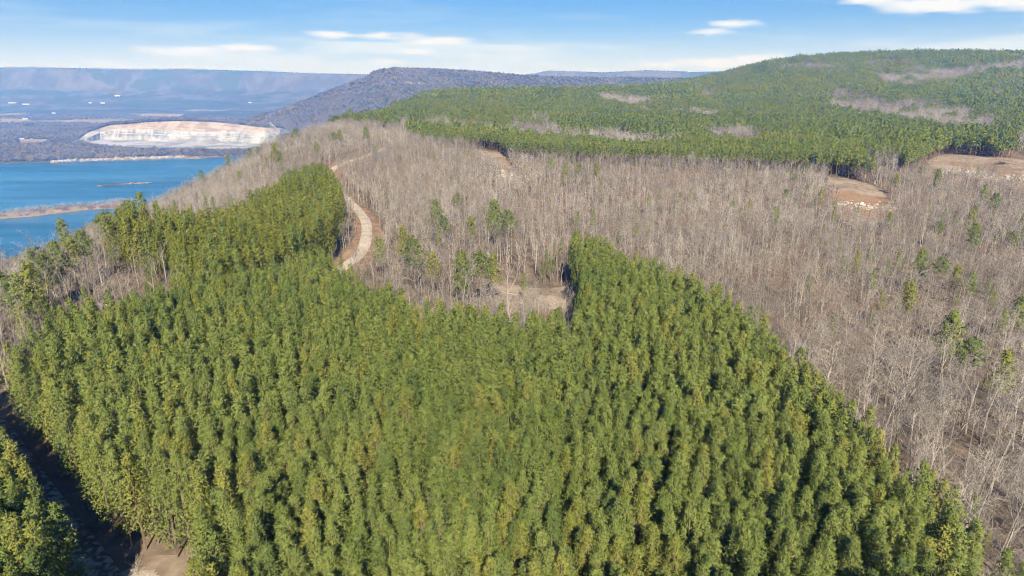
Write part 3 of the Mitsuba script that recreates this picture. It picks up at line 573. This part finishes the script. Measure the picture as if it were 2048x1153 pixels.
# pines: three ways of growing, three needle colours, thinner for those farther off
TINTS = ["needles_green", "needles_yellow", "needles_dark"]
NEAR, MID, OFF = [], [], []
for i in range(10):
    H = 18.4 + rng.uniform(-.6, .6)
    tint = TINTS[(0, 2, 0, 0, 1, 0, 2, 0, 0, 0)[i]]
    crown, trunk = pine(rng, H=H, base=8.4 + rng.uniform(-0.8, 0.8), R=1.95 + rng.uniform(-.3, .3), whorl=0.56, per=6, tufts=3, n=12, length=0.33, width=0.105, rad=0.48, limbs=i % 4 == 0, top_round=0.9, ragged=0.22)
    NEAR.append(group(f"near_pine_{i}", trunk=("pine_bark", trunk), crown=(tint, crown)))
    crown, trunk = pine(rng, H=H, base=8.4, R=2.0 + rng.uniform(-.3, .3), whorl=0.70, per=6, tufts=2, n=9, length=0.42, width=0.185, rad=0.54, sides=4, top_round=0.9, ragged=0.22)
    MID.append(group(f"mid_pine_{i}", trunk=("pine_bark", trunk), crown=(tint, crown)))
    crown, trunk = pine(rng, H=H - 1, base=9.0, R=2.3 + rng.uniform(-.2, .3), whorl=1.0, per=5, tufts=1, n=6, length=0.85, width=0.5, rad=0.72, sides=3, top_round=0.95)
    OFF.append(group(f"off_pine_{i}", trunk=("pine_bark", trunk), crown=(tint, crown)))
RIDGE = []
for i in range(5):
    crown, trunk = pine(rng, H=18.0 + i % 3, base=2.6 + i * 0.7, R=2.5, whorl=0.95, per=5, tufts=2, n=8, length=0.52, width=0.30, rad=0.72, sides=4, top_round=0.75, ragged=0.35)
    RIDGE.append(group(f"ridge_pine_{i}", trunk=("pine_bark", trunk), crown=(("needles_olive", "needles_olive", "needles_green", "needles_yellow", "needles_olive")[i], crown)))
EDGE = []
for i in range(4):
    crown, trunk = pine(rng, H=17.0 + 0.5 * i, base=1.8 + i * 0.9, R=2.5, whorl=0.72, per=7, tufts=2, n=8, length=0.36, width=0.2, rad=0.54, sides=4, top_round=0.85, ragged=0.3)
    EDGE.append(group(f"edge_pine_{i}", trunk=("pine_bark", trunk), crown=(TINTS[(0, 2, 0, 1)[i]], crown)))
SINGLE = []
for i in range(6):
    crown, trunk = pine(rng, H=17, base=[6.5, 9.5, 8, 5, 10.5, 7][i], R=[2.3, 2.8, 2.0, 2.5, 3.2, 2.2][i], whorl=0.9, per=5, tufts=3, n=11, length=0.55, width=0.24, rad=0.70, ragged=0.45, limbs=True, top_round=0.6)
    SINGLE.append(group(f"single_pine_{i}", trunk=("pine_bark", trunk), crown=(TINTS[[0, 2, 1, 0, 2, 1][i]], crown)))
FAR3, FAR4 = [], []
for i in range(6):
    tint = [0, 0, 1, 0, 2, 0][i]
    ps = [pine(rng, H=18 + rng.uniform(-1, 1), base=8.5, R=2.6, whorl=1.6, per=4, tufts=1, n=5, length=1.3, width=1.0, rad=0.85)[0] for _ in range(4)]
    tr = tube_mesh([[0, 0, -1, 0, 0, 15, 0.2, 0.1]], 3)
    cv = clump(ps, rng, 5, 4.4)
    tv = join([(tr[0] + [4.4 * math.sqrt((k + 0.5) / 5) * math.cos(k * 2.39996), 4.4 * math.sqrt((k + 0.5) / 5) * math.sin(k * 2.39996), 0], tr[1]) for k in range(5)])
    FAR3.append(group(f"far_pine_clump_{i}", trunk=("pine_bark", tv), crown=(TINTS[tint], cv)))
    ps = [pine(rng, H=17.5 + rng.uniform(-1.5, 1.5), base=9.0, R=3.3, whorl=3.0, per=3, tufts=1, n=4, length=1.8, width=1.5, rad=1.0)[0] for _ in range(4)]
    FAR4.append(group(f"distant_pine_clump_{i}", crown=(TINTS[tint], clump(ps, rng, 8, 7.6))))

# bare trees
BIG, BARE, THIN = [], [], []
for i in range(7):
    wood, fine = hardwood(rng, H=[19, 21, 17, 20, 18, 16, 21][i], clear=[.42, .5, .35, .48, .4, .3, .55][i], spread=[1, .85, 1.15, .9, 1, 1.25, .8][i], kids=(9, 5, 5, 3), levels=4, thick=1.05, stems=[1, 1, 2, 1, 1, 3, 1][i], radius=[.19, .2, .16, .19, .17, .15, .18][i], width=1.2)
    BIG.append(group(f"big_bare_tree_{i}", trunk=("pale_bark" if i % 3 != 1 else "grey_bark", wood), crown=("twigs", fine)))
WHITE = []
for i in range(3):
    wood, fine = hardwood(rng, H=[17, 18, 16][i], clear=[.32, .4, .25][i], spread=1.3, kids=(8, 6, 5, 3), levels=4, thick=1.35, stems=[1, 2, 2][i], radius=.19, width=1.3)
    WHITE.append(group(f"white_bare_tree_{i}", trunk=("white_bark", wood), crown=("pale_bark", fine)))
for i in range(8):
    wood, fine = hardwood(rng, H=[18, 20, 17, 19, 15, 20, 18, 16][i], clear=[.45, .5, .4, .55, .35, .5, .45, .4][i], spread=[.9, .8, 1, .75, 1.1, .85, .9, 1][i], kids=(7, 4, 4, 3), levels=4, thick=1.15, stems=1 if i != 4 else 2, radius=[.17, .18, .15, .17, .13, .18, .16, .14][i], width=1.45)
    BARE.append(group(f"mid_bare_tree_{i}", trunk=(["pale_bark", "grey_bark", "grey_bark"][i % 3], wood), crown=("twigs", fine)))
for i in range(6):
    wood, fine = hardwood(rng, H=[17, 19, 16, 18, 14, 20][i], clear=.45, spread=.85, kids=(8, 5, 3), levels=3, thick=1.35, radius=.15, blade_from=2, width=2.2)
    THIN.append(group(f"off_bare_tree_{i}", trunk=(["pale_bark", "grey_bark"][i % 2], wood), crown=("twigs", fine)))
FARB, DOME, DOMEG = [], [], []
for i in range(4):
    ps = []
    for _ in range(3):
        wood, fine = hardwood(rng, H=16, clear=.4, spread=.9, kids=(6, 4), levels=3, thick=1.9, radius=.16, blade_from=2, width=4.2, low=True)
        ps.append(join([wood, fine]))
    FARB.append(group(f"far_bare_clump_{i}", crown=("twigs", clump(ps, rng, 5, 6.8))))
    def dome(size):
        v, f, nn = tuft_mesh(unit(rng.normal(size=(5, 3)) + [0, 0, .4]) * [2.6, 2.6, 2.8] + [0, 0, 7.5], np.full(5, 2.0), unit(rng.normal(size=(5, 3)) + [0, 0, .8]), 2, 4.0, 3.6, rng)
        return v * size, f, nn
    DOME.append(group(f"valley_wood_clump_{i}", crown=("far_twigs", clump([dome(1.0) for _ in range(4)], rng, 7, 11, (0.8, 1.45)))))
    DOMEG.append(group(f"valley_pine_clump_{i}", crown=("far_needles", clump([dome(0.95) for _ in range(4)], rng, 4, 7, (0.8, 1.3)))))
BRUSH = []
for i in range(4):
    wood, fine = hardwood(rng, H=3.2, clear=.1, spread=1.1, kids=(5, 3), levels=3, thick=1.0, stems=3, radius=.035, blade_from=2, width=2.4, low=True)
    BRUSH.append(group(f"brush_{i}", stem=("twigs", join([wood, fine]))))

# ---------------------------------------------------------------- planting
stuff_n = {}
def plant_stuff(kind, groups, xs, ys, rng, scale=(0.88, 1.12), follow=False, sink=0.3, bias=None):
    zs = ground_height(xs, ys)
    sx, sy = slopes(xs, ys) if follow else (None, None)
    if follow: sx, sy = np.clip(sx, -0.5, 0.5), np.clip(sy, -0.5, 0.5)
    for i in range(len(xs)):
        stuff_n[kind] = stuff_n.get(kind, 0) + 1
        g = groups[rng.integers(len(groups))] if bias is None or rng.random() > 0.6 else groups[bias[i]]
        put(f"{kind}__{stuff_n[kind]:05d}", g, xs[i], ys[i], zs[i] - sink, rng.uniform(0, 6.283), rng.uniform(*scale), (sx[i], sy[i]) if follow else None, rng.uniform(0.92, 1.08))

# plantation pines near the viewpoint
xs, ys = [], []
for poly, step in ((stand, 2.85), (woodlot, 3.7), (ridge_stand, 3.9)):
    x, y = scatter(poly.difference(clear_area), step, 0.27, rng, rows=0.5)
    xs.append(x); ys.append(y)
which = np.concatenate([np.full(len(x), i) for i, x in enumerate(xs)])
xs, ys = np.concatenate(xs), np.concatenate(ys)
gap = nz(xs, ys, 9, 71) > 0.62
hole = shapely.contains_xy(unary_union([LineString([(-13.6, 94), (-11.9, 81)]).buffer(1.6), shapely.Point(-13.4, 93).buffer(3.0)]), xs, ys)
keep = ~(gap & (rng.random(len(xs)) < 0.8)) & ~hole
xs, ys, which = xs[keep], ys[keep], which[keep]
zs = ground_height(xs, ys)
seen = in_view(xs, ys, zs)
xs, ys, zs, which = xs[seen], ys[seen], zs[seen], which[seen]
dist = np.sqrt(xs ** 2 + ys ** 2 + (zs + 10 - 70) ** 2)
order = np.argsort(dist + np.where(in_view(xs, ys, zs, -0.01, 19), 0, 500))
own = np.zeros(len(xs), bool); own[order[:225]] = True
def zone(x, y, w, g):
    u, v, _ = project(x, y, ground_height(x, y) + 15)
    tone = ["mid green", "yellow green", "deep green"][(0, 2, 0, 0, 1, 0, 2, 0, 0, 0)[g]]
    if w == 1: return f"{tone} pine of the woodlot across the shaded track, bottom left corner", "pines in the corner woodlot"
    row = "cut by bottom edge" if v > 0.97 else "first row above bottom edge" if v > 0.88 else "second row above bottom edge" if v > 0.79 else "just above the bottom rows"
    col = ["just right of the shaded track", "left of the bottom centre", "under the picture's centre line", "right of the bottom centre", "next to the pale bare trees"][int(np.clip((u - 0.04) / 0.182, 0, 4))]
    return f"{tone} pine, {row}, {col}", "pines " + col
rim = unary_union([stand.boundary, ridge_stand.boundary, woodlot.boundary, clear_area.boundary])
to_rim = shapely.distance(shapely.points(xs, ys), rim)
for i in range(len(xs)):
    g = NEAR if dist[i] < 128 else MID if dist[i] < 290 else OFF
    if which[i] == 2: g = RIDGE
    elif to_rim[i] < 4.5 and rng.random() < 0.85 and not (abs(xs[i] - 22) < 9 and ys[i] > 150): g = EDGE
    gi = int(rng.integers(len(g)))
    grp, rot, s, tall = g[gi], rng.uniform(0, 6.283), rng.uniform(0.94, 1.06) * (0.86 if rng.random() < 0.06 else 1.0), rng.uniform(0.96, 1.03)
    if own[i]:
        key = numbered("pine_tree"); lab, gr = zone(xs[i], ys[i], which[i], gi)
        tag(key, lab, "pine tree", gr)
    else:
        stuff_n["pine_stand"] = stuff_n.get("pine_stand", 0) + 1; key = f"pine_stand__{stuff_n['pine_stand']:05d}"
    put(key, grp, xs[i], ys[i], zs[i] - 0.1, rot, s, None, tall)
tag("pine_stand", "dense green pine plantation filling the foreground and the ridge left of the road", "pine forest", kind="stuff")
print("near pines", len(xs))

# stray pines beyond the stand's edge
x, y = scatter(unary_union([stand.buffer(13), ridge_stand.buffer(10)]).difference(unary_union([stand, ridge_stand, woodlot, clear_area])), 4.5, 0.4, rng)
k = (rng.random(len(x)) < 0.13) & in_view(x, y, ground_height(x, y)) & (y > 70)
for gx_, gy_ in zip(x[k], y[k]):
    stuff_n["pine_stand"] += 1
    put(f"pine_stand__{stuff_n['pine_stand']:05d}", MID[rng.integers(len(MID))], gx_, gy_, ground_height(gx_, gy_) - 0.2, rng.uniform(0, 6.283), rng.uniform(0.35, 0.8))

# pines standing singly among bare trees
for i, (x, y, h) in enumerate(SINGLE_PINES):
    key = numbered("pine_tree")
    if x < -190 and y > 560: lab, gr = "dark pine standing on the ridge edge against the lake or quarry", "pines on the ridge edge"
    elif x < -130: lab, gr = "pine among bare trees on the left slope above the lake", "pines on the left slope"
    elif x < -60 and y < 330: lab, gr = "pine in the gap left of the ridge stand, among bare trees", "pines in the left gap"
    elif y > 560: lab, gr = "pine beside the far end of the gravel road", "pines by the far road"
    elif x < 30 and y < 330: lab, gr = "pine rising among bare trees between gravel road and small clearing", "pines beyond the small clearing"
    elif y > 470 and x < 100: lab, gr = "small pine in front of the far pine block, among bare trees", "pines below the far block"
    elif y > 300: lab, gr = "pine among bare trees near the right hand clearings", "pines near the clearings"
    else: lab, gr = "lone pine inside the bare brown wood on the right", "pines in the bare wood"
    lab = ("small " if h < 13 else "") + (["bushy", "broad dark", "slim", "full green", "flat topped dark", "slim yellowish"][i % 6] if h > 11 else "pointed") + " " + lab.replace("lone ", "").replace("small ", "").replace("dark ", "")
    tag(key, lab, "pine tree", gr)
    put(key, SINGLE[i % 6] if h > 11 else NEAR[i % 9], x, y, float(ground_height([x], [y])[0]) - 0.2, rng.uniform(0, 6.283), h / 14.0 if h > 11 else h / 16.0, None, 0.90)

# bare wood round the stands
plateau = Polygon([(-420, 60), (-420, 700), (-260, 1000), (-150, 890), (-100, 735), (-70, 684), (-40, 684), (0, 640), (60, 596), (150, 561), (250, 512), (300, 525), (345, 500), (352, 440), (450, 585), (520, 730), (700, 900), (620, 500), (480, 330), (300, 150), (150, 50), (60, 20), (30, 30)])
bare_zone = plateau.difference(unary_union([stand.buffer(0.5), ridge_stand.buffer(0.5), woodlot.buffer(1), clear_area, far_pines]))
for p in (far_bare,): pass
x, y = scatter(bare_zone, 3.9, 0.34, rng)
z = ground_height(x, y)
dens = np.where(nz(x, y, 26, 90) > 0.33, 0.35, 1.0) * (0.9 + 0.4 * nz(x, y, 17, 89) + 0.5 * nz(x, y, 40, 81))
dens = np.where((x < -70) & (x > -126) & (y < 262), dens * 0.4, dens) * np.where((x > -60) & (x < 22) & (y < 300), 0.75, 1.0)
k = in_view(x, y, z, 0.08) & (rng.random(len(x)) < dens) & (z > -150)
x, y, z = x[k], y[k], z[k]
d = np.sqrt(x ** 2 + y ** 2 + (z + 8 - 70) ** 2)
order = np.argsort(d + np.where(in_view(x, y, z, -0.015, 16), 0, 800))
own = np.zeros(len(x), bool); own[order[:282]] = True
for i in range(len(x)):
    if d[i] < 210 or rng.random() < 0.04: grp, s = BIG[rng.integers(len(BIG))], rng.uniform(0.58, 0.86)
    elif d[i] < 380: grp, s = BARE[rng.integers(len(BARE))], rng.uniform(0.55, 0.86)
    else: grp, s = THIN[rng.integers(len(THIN))], rng.uniform(0.58, 0.88)
    s *= 1 + 0.28 * nz(x[i:i + 1], y[i:i + 1], 60, 88)[0]
    if rng.random() < 0.16: s *= 0.7
    if own[i]:
        key = numbered("bare_tree")
        u, v, _ = project(x[i], y[i], z[i] + 8)
        kindof = int(grp.rsplit("_", 1)[1])
        look = ["pale spreading", "grey straight", "forked pale", "pale straight", "grey bushy", "many-stemmed pale", "pale narrow"][kindof] if "big" in grp else ["slim pale", "slim grey", "slim dull grey"][kindof % 3]
        look = ("small " if s < 0.6 else "") + look
        if x[i] < -75: where, gr = "left of the pine stand, on the slope above the lake" if u > 0.1 else "at the left picture edge, on the slope above the lake", "bare trees at the left gap"
        elif x[i] < 40 and y[i] > 150: where, gr = ("between gravel road and small clearing" if u < 0.47 else "at the small clearing's edge") + (" close behind the foreground pines" if y[i] < 215 else ", well behind the foreground pines"), "bare trees round the small clearing"
        else:
            rows = ["in the bottom right corner", "low at right beside the stand's end", "at right, a third up the picture", "at right, halfway up the picture"]
            cols = "against the pine edge" if u < 0.80 else "well off the pines" if u < 0.93 else "at right frame edge"
            where, gr = f"{rows[int(np.clip((1.0 - v) / 0.14, 0, 3))]}, {cols}", "bare trees " + rows[int(np.clip((1.0 - v) / 0.14, 0, 3))]
        lab = f"{look} leafless tree {where}"
        tag(key, lab, "bare tree", gr)
    else:
        stuff_n["bare_wood"] = stuff_n.get("bare_wood", 0) + 1; key = f"bare_wood__{stuff_n['bare_wood']:05d}"
    put(key, grp, x[i], y[i], z[i] - 0.1, rng.uniform(0, 6.283), s, None, rng.uniform(0.9, 1.1))
tag("bare_wood", "leafless grey brown hardwood forest covering the ridge behind and right of the pines", "bare forest", kind="stuff")
print("bare trees", len(x))
for px, py, k, lab in ((-71.5, 118.5, 4, "brown leafless tree standing alone inside the pine stand, left half"), (39.5, 107.5, 5, "brown leafless tree deep in the pine stand, right half"), (50.5, 77.0, 2, "white barked leafless tree poking out of the pines near the right corner"), (-12.5, 84.5, 0, "grey leafless sapling beside the red soil gap at the bottom")):
    key = numbered("bare_tree"); tag(key, lab, "bare tree")
    put(key, BIG[k], px, py, ground_height(px, py), rng.uniform(0, 6.283), 0.9 if px > -13 else 0.84)
for n_, (px, py, lab) in enumerate(((67.5, 88, "big white spreading tree nearest the bottom right corner"), (72, 96, "white forked tree a little above the bottom right corner"), (66.5, 101, "white leafless tree leaning over the pines near the right end"), (80, 104, "white leafless tree at right frame edge, low in the picture"), (65, 113, "white spreading tree against the pine edge, lower right"),
                                    (64, 127, "white forked tree against the pine edge, below the middle"), (88, 128, "white spreading tree in the open bare wood, right"), (61.5, 146, "white leafless tree where the pine edge bends, right of centre"), (74, 150, "white forked tree out in the bare wood, right of the pine edge"), (30, 260, "white spreading tree behind the stand's far tip"))):
    key = numbered("bare_tree"); tag(key, lab, "bare tree", "white barked trees near the pine edge")
    put(key, WHITE[n_ % 3], px, py, ground_height(px, py), rng.uniform(0, 6.283), rng.uniform(0.72, 0.9))
# seedling and half grown pines scattered through the bare wood
xx, yy = scatter(bare_zone, 9.0, 0.5, rng)
k = in_view(xx, yy, ground_height(xx, yy), 0.02) & (rng.random(len(xx)) < np.clip(0.08 + 0.40 * nz(xx, yy, 55, 87), 0.01, 0.35)) & (np.hypot(xx, yy) > 110)
plant_stuff("scattered_pines", MID[:8], xx[k], yy[k], rng, (0.32, 0.80))
tag("scattered_pines", "small young pines dotted through the bare wood", "young pines", kind="stuff")
# undergrowth
x, y = scatter(bare_zone.union(openings["corner"]).union(openings["near"]), 5.0, 0.4, rng)
k = in_view(x, y, ground_height(x, y), 0.03, 3) & (np.hypot(x, y) < 420)
plant_stuff("undergrowth", BRUSH, x[k], y[k], rng, (0.6, 1.3))
x, y = scatter(unary_union([openings[q] for q in ("food_plot", "bench", "hilltop")]), 5.5, 0.5, rng)
k = nz(x, y, 20, 99) > -0.1
plant_stuff("undergrowth", BRUSH, x[k], y[k], rng, (0.2, 0.6))
tag("undergrowth", "low leafless brush and saplings on the brown forest floor", "undergrowth", kind="stuff")

# far plantation and the woods in it
seen_far = lambda x, y: in_view(x, y, ground_height(x, y), 0.02, 20)
x, y = scatter(far_pines.difference(unary_union(list(openings.values()))), 3.6, 0.24, rng, rows=0.35)
k = ~in_far_bare(x, y) & seen_far(x, y) & (np.hypot(x, y) < 700)
x, y = x[k], y[k]
plant_stuff("far_pine_forest", OFF, x, y, rng)
n0 = len(x)
rest = far_pines
dark_wood = lambda x, y: (nz(x, y, 130, 91) > 0.25) & (y > 1250)
x, y = scatter(rest, 9.2, 0.12, rng)
r = np.hypot(x, y); k = ~in_far_bare(x, y) & seen_far(x, y) & (r >= 700) & (r < 1450)
x, y = x[k], y[k]
mixed = (nz(x, y, 60, 92) > 0.42) & (rng.random(len(x)) < 0.45)
tone = np.where(nz(x, y, 90, 97) > 0.22, 2, np.where(nz(x, y, 90, 97) < -0.28, 4, 0))
plant_stuff("far_pine_forest", FAR3, x[~mixed], y[~mixed], rng, (0.9, 1.1), True, bias=tone[~mixed])
plant_stuff("far_bare_wood", FARB, x[mixed], y[mixed], rng, (0.9, 1.1), True)
n1 = len(x)
x, y = scatter(rest, 14.0, 0.14, rng)
r = np.hypot(x, y); k = ~in_far_bare(x, y) & seen_far(x, y) & (r >= 1450) & (r < 2900)
x, y = x[k], y[k]
mixed = (nz(x, y, 70, 93) > 0.18) & (rng.random(len(x)) < 0.5)
tone = np.where(nz(x, y, 120, 98) > 0.12, 2, np.where(nz(x, y, 120, 98) < -0.22, 4, 0))
plant_stuff("far_pine_forest", FAR4, x[~mixed], y[~mixed], rng, (0.75, 1.25), True, bias=tone[~mixed])
plant_stuff("far_bare_wood", FARB, x[mixed], y[mixed], rng, (0.9, 1.2), True)
n2 = len(x)
x, y = scatter(far_pines, 11.0, 0.2, rng)
k = in_far_bare(x, y) & seen_far(x, y)
plant_stuff("far_bare_wood", FARB, x[k], y[k], rng, (0.85, 1.15), True)
tag("far_pine_forest", "green pine plantation covering the far plateau and hill", "pine forest", kind="stuff")
tag("far_bare_wood", "grey leafless strips between the far pine blocks", "bare forest", kind="stuff")
print("far", n0, n1, n2, k.sum())

# woods of the valley and the mountain
xs, ys = [], []
for poly, step in ((Polygon([(-3600, 3000), (-900, 3300), (-700, 4100), (-2500, 5200), (-4300, 5200)]), 19), (Polygon([(-2600, 4100), (-1900, 3900), (-300, 3700), (1300, 4000), (1500, 5000), (-900, 5300), (-2600, 5600)]), 24),
                   (Polygon([(-5500, 5200), (-2500, 5200), (-2300, 6600), (-5500, 7000)]), 42), (Polygon([(-900, 1400), (-420, 700), (-420, 1500), (-560, 3200), (-950, 3300), (-830, 2200)]), 20)):
    x, y = scatter(poly, step, 0.25, rng); xs.append(x); ys.append(y)
x, y = np.concatenate(xs), np.concatenate(ys)
fields = unary_union([Polygon([(-2870, 4080), (-2979, 4264), (-2780, 4260), (-2600, 3940), (-2690, 3860)]), Polygon([(-4300, 5980), (-3950, 6350), (-3400, 6380), (-2700, 6300), (-2500, 5950), (-3300, 5750)]), Polygon([(-4769, 6627), (-4267, 6361), (-4027, 5811), (-4229, 5864)])])
k = (lake_depth(x, y) < -14) & (look_up(PIT_GRID, PIT_AXES, x, y) < -14) & in_view(x, y, ground_height(x, y), 0.02, 12) & ~shapely.contains_xy(fields, x, y)
x, y = x[k], y[k]
ever = nz(x, y, 120, 95) + 0.5 * nz(x, y, 30, 96) > 0.42
plant_stuff("valley_wood", DOME, x[~ever], y[~ever], rng, (0.85, 1.2), True, 0.8)
plant_stuff("valley_pine_wood", DOMEG, x[ever], y[ever], rng, (0.8, 1.2), True, 0.8)
x, y = scatter(Polygon(SPITS[0]).buffer(-1), 9, 0.35, rng)
plant_stuff("spit_trees", FARB, x, y, rng, (0.55, 0.95))
tag("valley_wood", "brown leafless woods across the lake and over the long mountain", "woods", kind="stuff")
tag("valley_pine_wood", "dark evergreen patches in the woods across the lake", "woods", kind="stuff")
tag("spit_trees", "thin leafless trees along the sandy spit in the lake", "trees", kind="stuff")
print("valley", k.sum())

# ---------------------------------------------------------------- small things
def rock(rng, s):
    m = trimesh.creation.icosphere(subdivisions=1)
    v = np.array(m.vertices) * (1 + 0.28 * rng.normal(size=(len(m.vertices), 1))) * [1, rng.uniform(.6, 1), rng.uniform(.45, .8)] * s
    return v, np.array(m.faces)
ROCKS = [group(f"stone_{i}", stone=("limestone", rock(rng, 1.0))) for i in range(5)]
def rubble(kind, words, line, width, n, size):
    L = LineString(line)
    t = rng.uniform(0, L.length, n)
    p = np.array([L.interpolate(a).coords[0] for a in t]) + rng.normal(0, width, (n, 2))
    z = ground_height(p[:, 0], p[:, 1])
    for i in range(n):
        put(f"{kind}__{i + 1:03d}", ROCKS[rng.integers(5)], p[i, 0], p[i, 1], z[i] + 0.1, rng.uniform(0, 6.283), size * rng.lognormal(0, 0.45))
    tag(kind, words, "rubble", kind="stuff")
LOGS = []
for i in range(4):
    segs, p, d = [], np.zeros(3), np.array([1, 0, 0.03])
    for k in range(5):
        d = unit(d + rng.normal(0, .06, 3) * [0, 1, .4]); q = p + d * 1.7
        segs.append([*p, *q, .24 - .035 * k, .24 - .035 * (k + 1)]); p = q
        if k > 1: segs.append([*q, *(q + unit(rng.normal(size=3) + [0, 0, .5]) * 1.5), .06, .03])
    LOGS.append(group(f"log_{i}", wood=("log_wood", tube_mesh(segs, 6))))
rubble("bench_rubble", "pale stones and timber scraps strewn over the middle bench clearing", [(203, 428), (222, 418), (238, 425)], 5.5, 170, 0.55)
rubble("slope_rubble", "white broken rocks strewn down the slope of the far right clearing", [(346, 545), (366, 515), (384, 508), (402, 520), (420, 505)], 9, 330, 0.75)
rubble("plot_rubble", "pale stones scattered on the bare slope below the far pines", [(-12, 560), (-2, 530), (2, 510)], 5, 110, 0.7)
rubble("shore_rocks", "white limestone boulders along the far lake shore", [(-2100, 3182), (-1966, 3262), (-1728, 3345), (-1590, 3388)], 4, 280, 4.2)
for i, (x, y, a, lab) in enumerate([(228, 412, 2.6, "long grey log lying across the middle bench clearing"), (236, 432, 0.7, "pale log at the bare oak's foot on the bench clearing"), (210, 436, 0.2, "short bleached log among stones on the bench clearing"),
                                    (394, 512, 2.3, "bleached log on the rocky slope of the far right clearing"), (412, 530, 1.0, "grey log high on the far right clearing's rocky slope"), (-2, 545, 0.6, "grey log on the rust coloured slope below the far pines"), (2, 520, 2.2, "pale log low on the slope beside slim grey trunks"),
                                    (12, 214, 0.4, "fallen pale trunk beside the sandy scrape"), (3, 222, 2.4, "fallen grey trunk behind the sandy scrape")]):
    key = numbered("fallen_log"); tag(key, lab, "log"); put(key, LOGS[i % 4], x, y, ground_height(x, y) + 0.15, a, 1.0)
segs = []
for k in range(130):
    a, r = rng.uniform(0, 6.283), abs(rng.normal(0, 3.2))
    c = np.array([r * math.cos(a) * 1.7, r * math.sin(a) * .8, max(0.1, 1.7 - 0.38 * r)])
    d = unit(rng.normal(size=3) * [1, 1, .35]) * rng.uniform(1, 2.6)
    segs.append([*(c - d), *(c + d), .11, .05])
v, f = tube_mesh(segs, 4)
shape("brush_pile", v + [412, 588, ground_height(412, 588)], f, "brush_wood"); tag("brush_pile", "dark heap of piled brush on the far right clearing", kind="stuff")

def house(x, y, w, l, h, rot, wall, roof, lab, cat="house"):
    key = numbered("far_house")
    m = T().translate([x, y, ground_height(x, y) - 0.5]).rotate([0, 0, 1], rot)
    b = trimesh.creation.box((l, w, h)); b.apply_translation([0, 0, h / 2])
    g = [(-l / 2, -w / 2, h), (-l / 2, w / 2, h), (-l / 2, 0, h + w * .32), (l / 2, -w / 2, h), (l / 2, w / 2, h), (l / 2, 0, h + w * .32)]
    wv = np.vstack([b.vertices, g]); n = len(b.vertices)
    scene[key + "__wall"] = {**shape(None, wv, np.vstack([b.faces, [[n, n + 2, n + 1], [n + 3, n + 4, n + 5]]]), wall), "to_world": m}
    e, q = 0.6, h + w * .32 + 0.12
    rv = np.array([(sx * (l / 2 + e), sy * (w / 2 + e), h - 0.3 + dz) for sx in (-1, 1) for sy in (-1, 1) for dz in (0, .3)] + [(sx * (l / 2 + e), 0, q + dz) for sx in (-1, 1) for dz in (0, .3)])
    hull = [trimesh.convex.convex_hull(rv[[0, 1, 4, 5, 8, 9, 10, 11]]), trimesh.convex.convex_hull(rv[[2, 3, 6, 7, 8, 9, 10, 11]])]
    v, f = join([(np.array(k.vertices), np.array(k.faces)) for k in hull])
    scene[key + "__roof"] = {**shape(None, v, f, roof), "to_world": m}
    for sx in (-.3, 0, .3):
        wb = trimesh.creation.box((l * .1, .2, h * .4)); wb.apply_translation([sx * l, -w / 2 - .05, h * .55])
        scene[numbered(key + "__window")] = {**shape(None, wb.vertices, wb.faces, "grey_steel"), "to_world": m}
    tag(key, lab, cat)
house(-2945, 4238, 12, 24, 5, 20, "white_siding", "metal_roof", "white house above the tan field across the lake")
house(-2895, 4252, 8, 12, 4, -30, "white_siding", "grey_steel", "small white shed right of the house by the tan field", "shed")
house(-5184, 9435, 24, 60, 10, 15, "white_siding", "metal_roof", "large white building high at the foot of the far plateau", "building")
house(-5129, 8973, 22, 50, 9, 10, "white_siding", "metal_roof", "white building below the large one, at the far plateau's foot", "building")
house(-5290, 8980, 16, 36, 8, 40, "tan_siding", "metal_roof", "tan building left of the white one at the far plateau's foot", "building")
house(-6157, 8825, 16, 90, 6, 8, "white_siding", "metal_roof", "very long low white shed far away near the left edge", "shed")
house(-5950, 8760, 16, 80, 6, 8, "white_siding", "metal_roof", "second long white shed, right of the longest one", "shed")
house(-4380, 6400, 14, 40, 6, 20, "white_siding", "metal_roof", "white farm building in the pale field at the left edge", "farm building")
house(-4330, 6290, 10, 20, 5, -10, "white_siding", "grey_steel", "little white barn right of the farm building in the field", "barn")
house(-4814, 7492, 16, 34, 7, 25, "white_siding", "metal_roof", "white house in the valley woods behind the left field", "house")
house(-4148, 6700, 20, 36, 8, 5, "tan_siding", "rust_steel", "brick coloured building in the valley woods, left of the quarry", "building")
house(-3293, 8996, 16, 40, 7, 12, "white_siding", "metal_roof", "white house far up the valley just left of the mountain", "house")
house(-640, 4420, 12, 46, 7, 4, "white_siding", "metal_roof", "pale building on the mountain's upper slope", "building")
house(-560, 4428, 12, 30, 7, -3, "white_siding", "metal_roof", "second pale building on the mountain's slope, right of the first", "building")

# conveyor at the quarry's far end
def conveyor():
    key = "rock_conveyor"
    a, b = np.array([-1420, 4160, ground_height(-1420, 4160) + 34.0]), np.array([-1366, 4100, -208.0])
    v, f = tube_mesh([[*a, *b, 2.6, 2.6]], 4)
    shape(key + "__belt", v, f, "white_siding")
    for t in (0.1, 0.4, 0.7):
        p = a * (1 - t) + b * t
        g = ground_height(p[0], p[1]) - 2
        v, f = tube_mesh([[p[0] - 4, p[1], g, *p, .7, .7], [p[0] + 4, p[1], g, *p, .7, .7]], 4)
        shape(numbered(key + "__leg"), v, f, "grey_steel")
    tag(key, "slanting pale conveyor at the quarry's right end", "conveyor")
conveyor()

# ---------------------------------------------------------------- the air
scene["haze"] = {"type": "cube", "to_world": T().translate([0, 6600, -36.5]).scale([13900, 7100, 282.5]), "bsdf": {"type": "null"}, "interior": {"type": "ref", "id": "haze_air"}}
tag("haze", "thin blue air over the whole valley", "haze", kind="stuff")
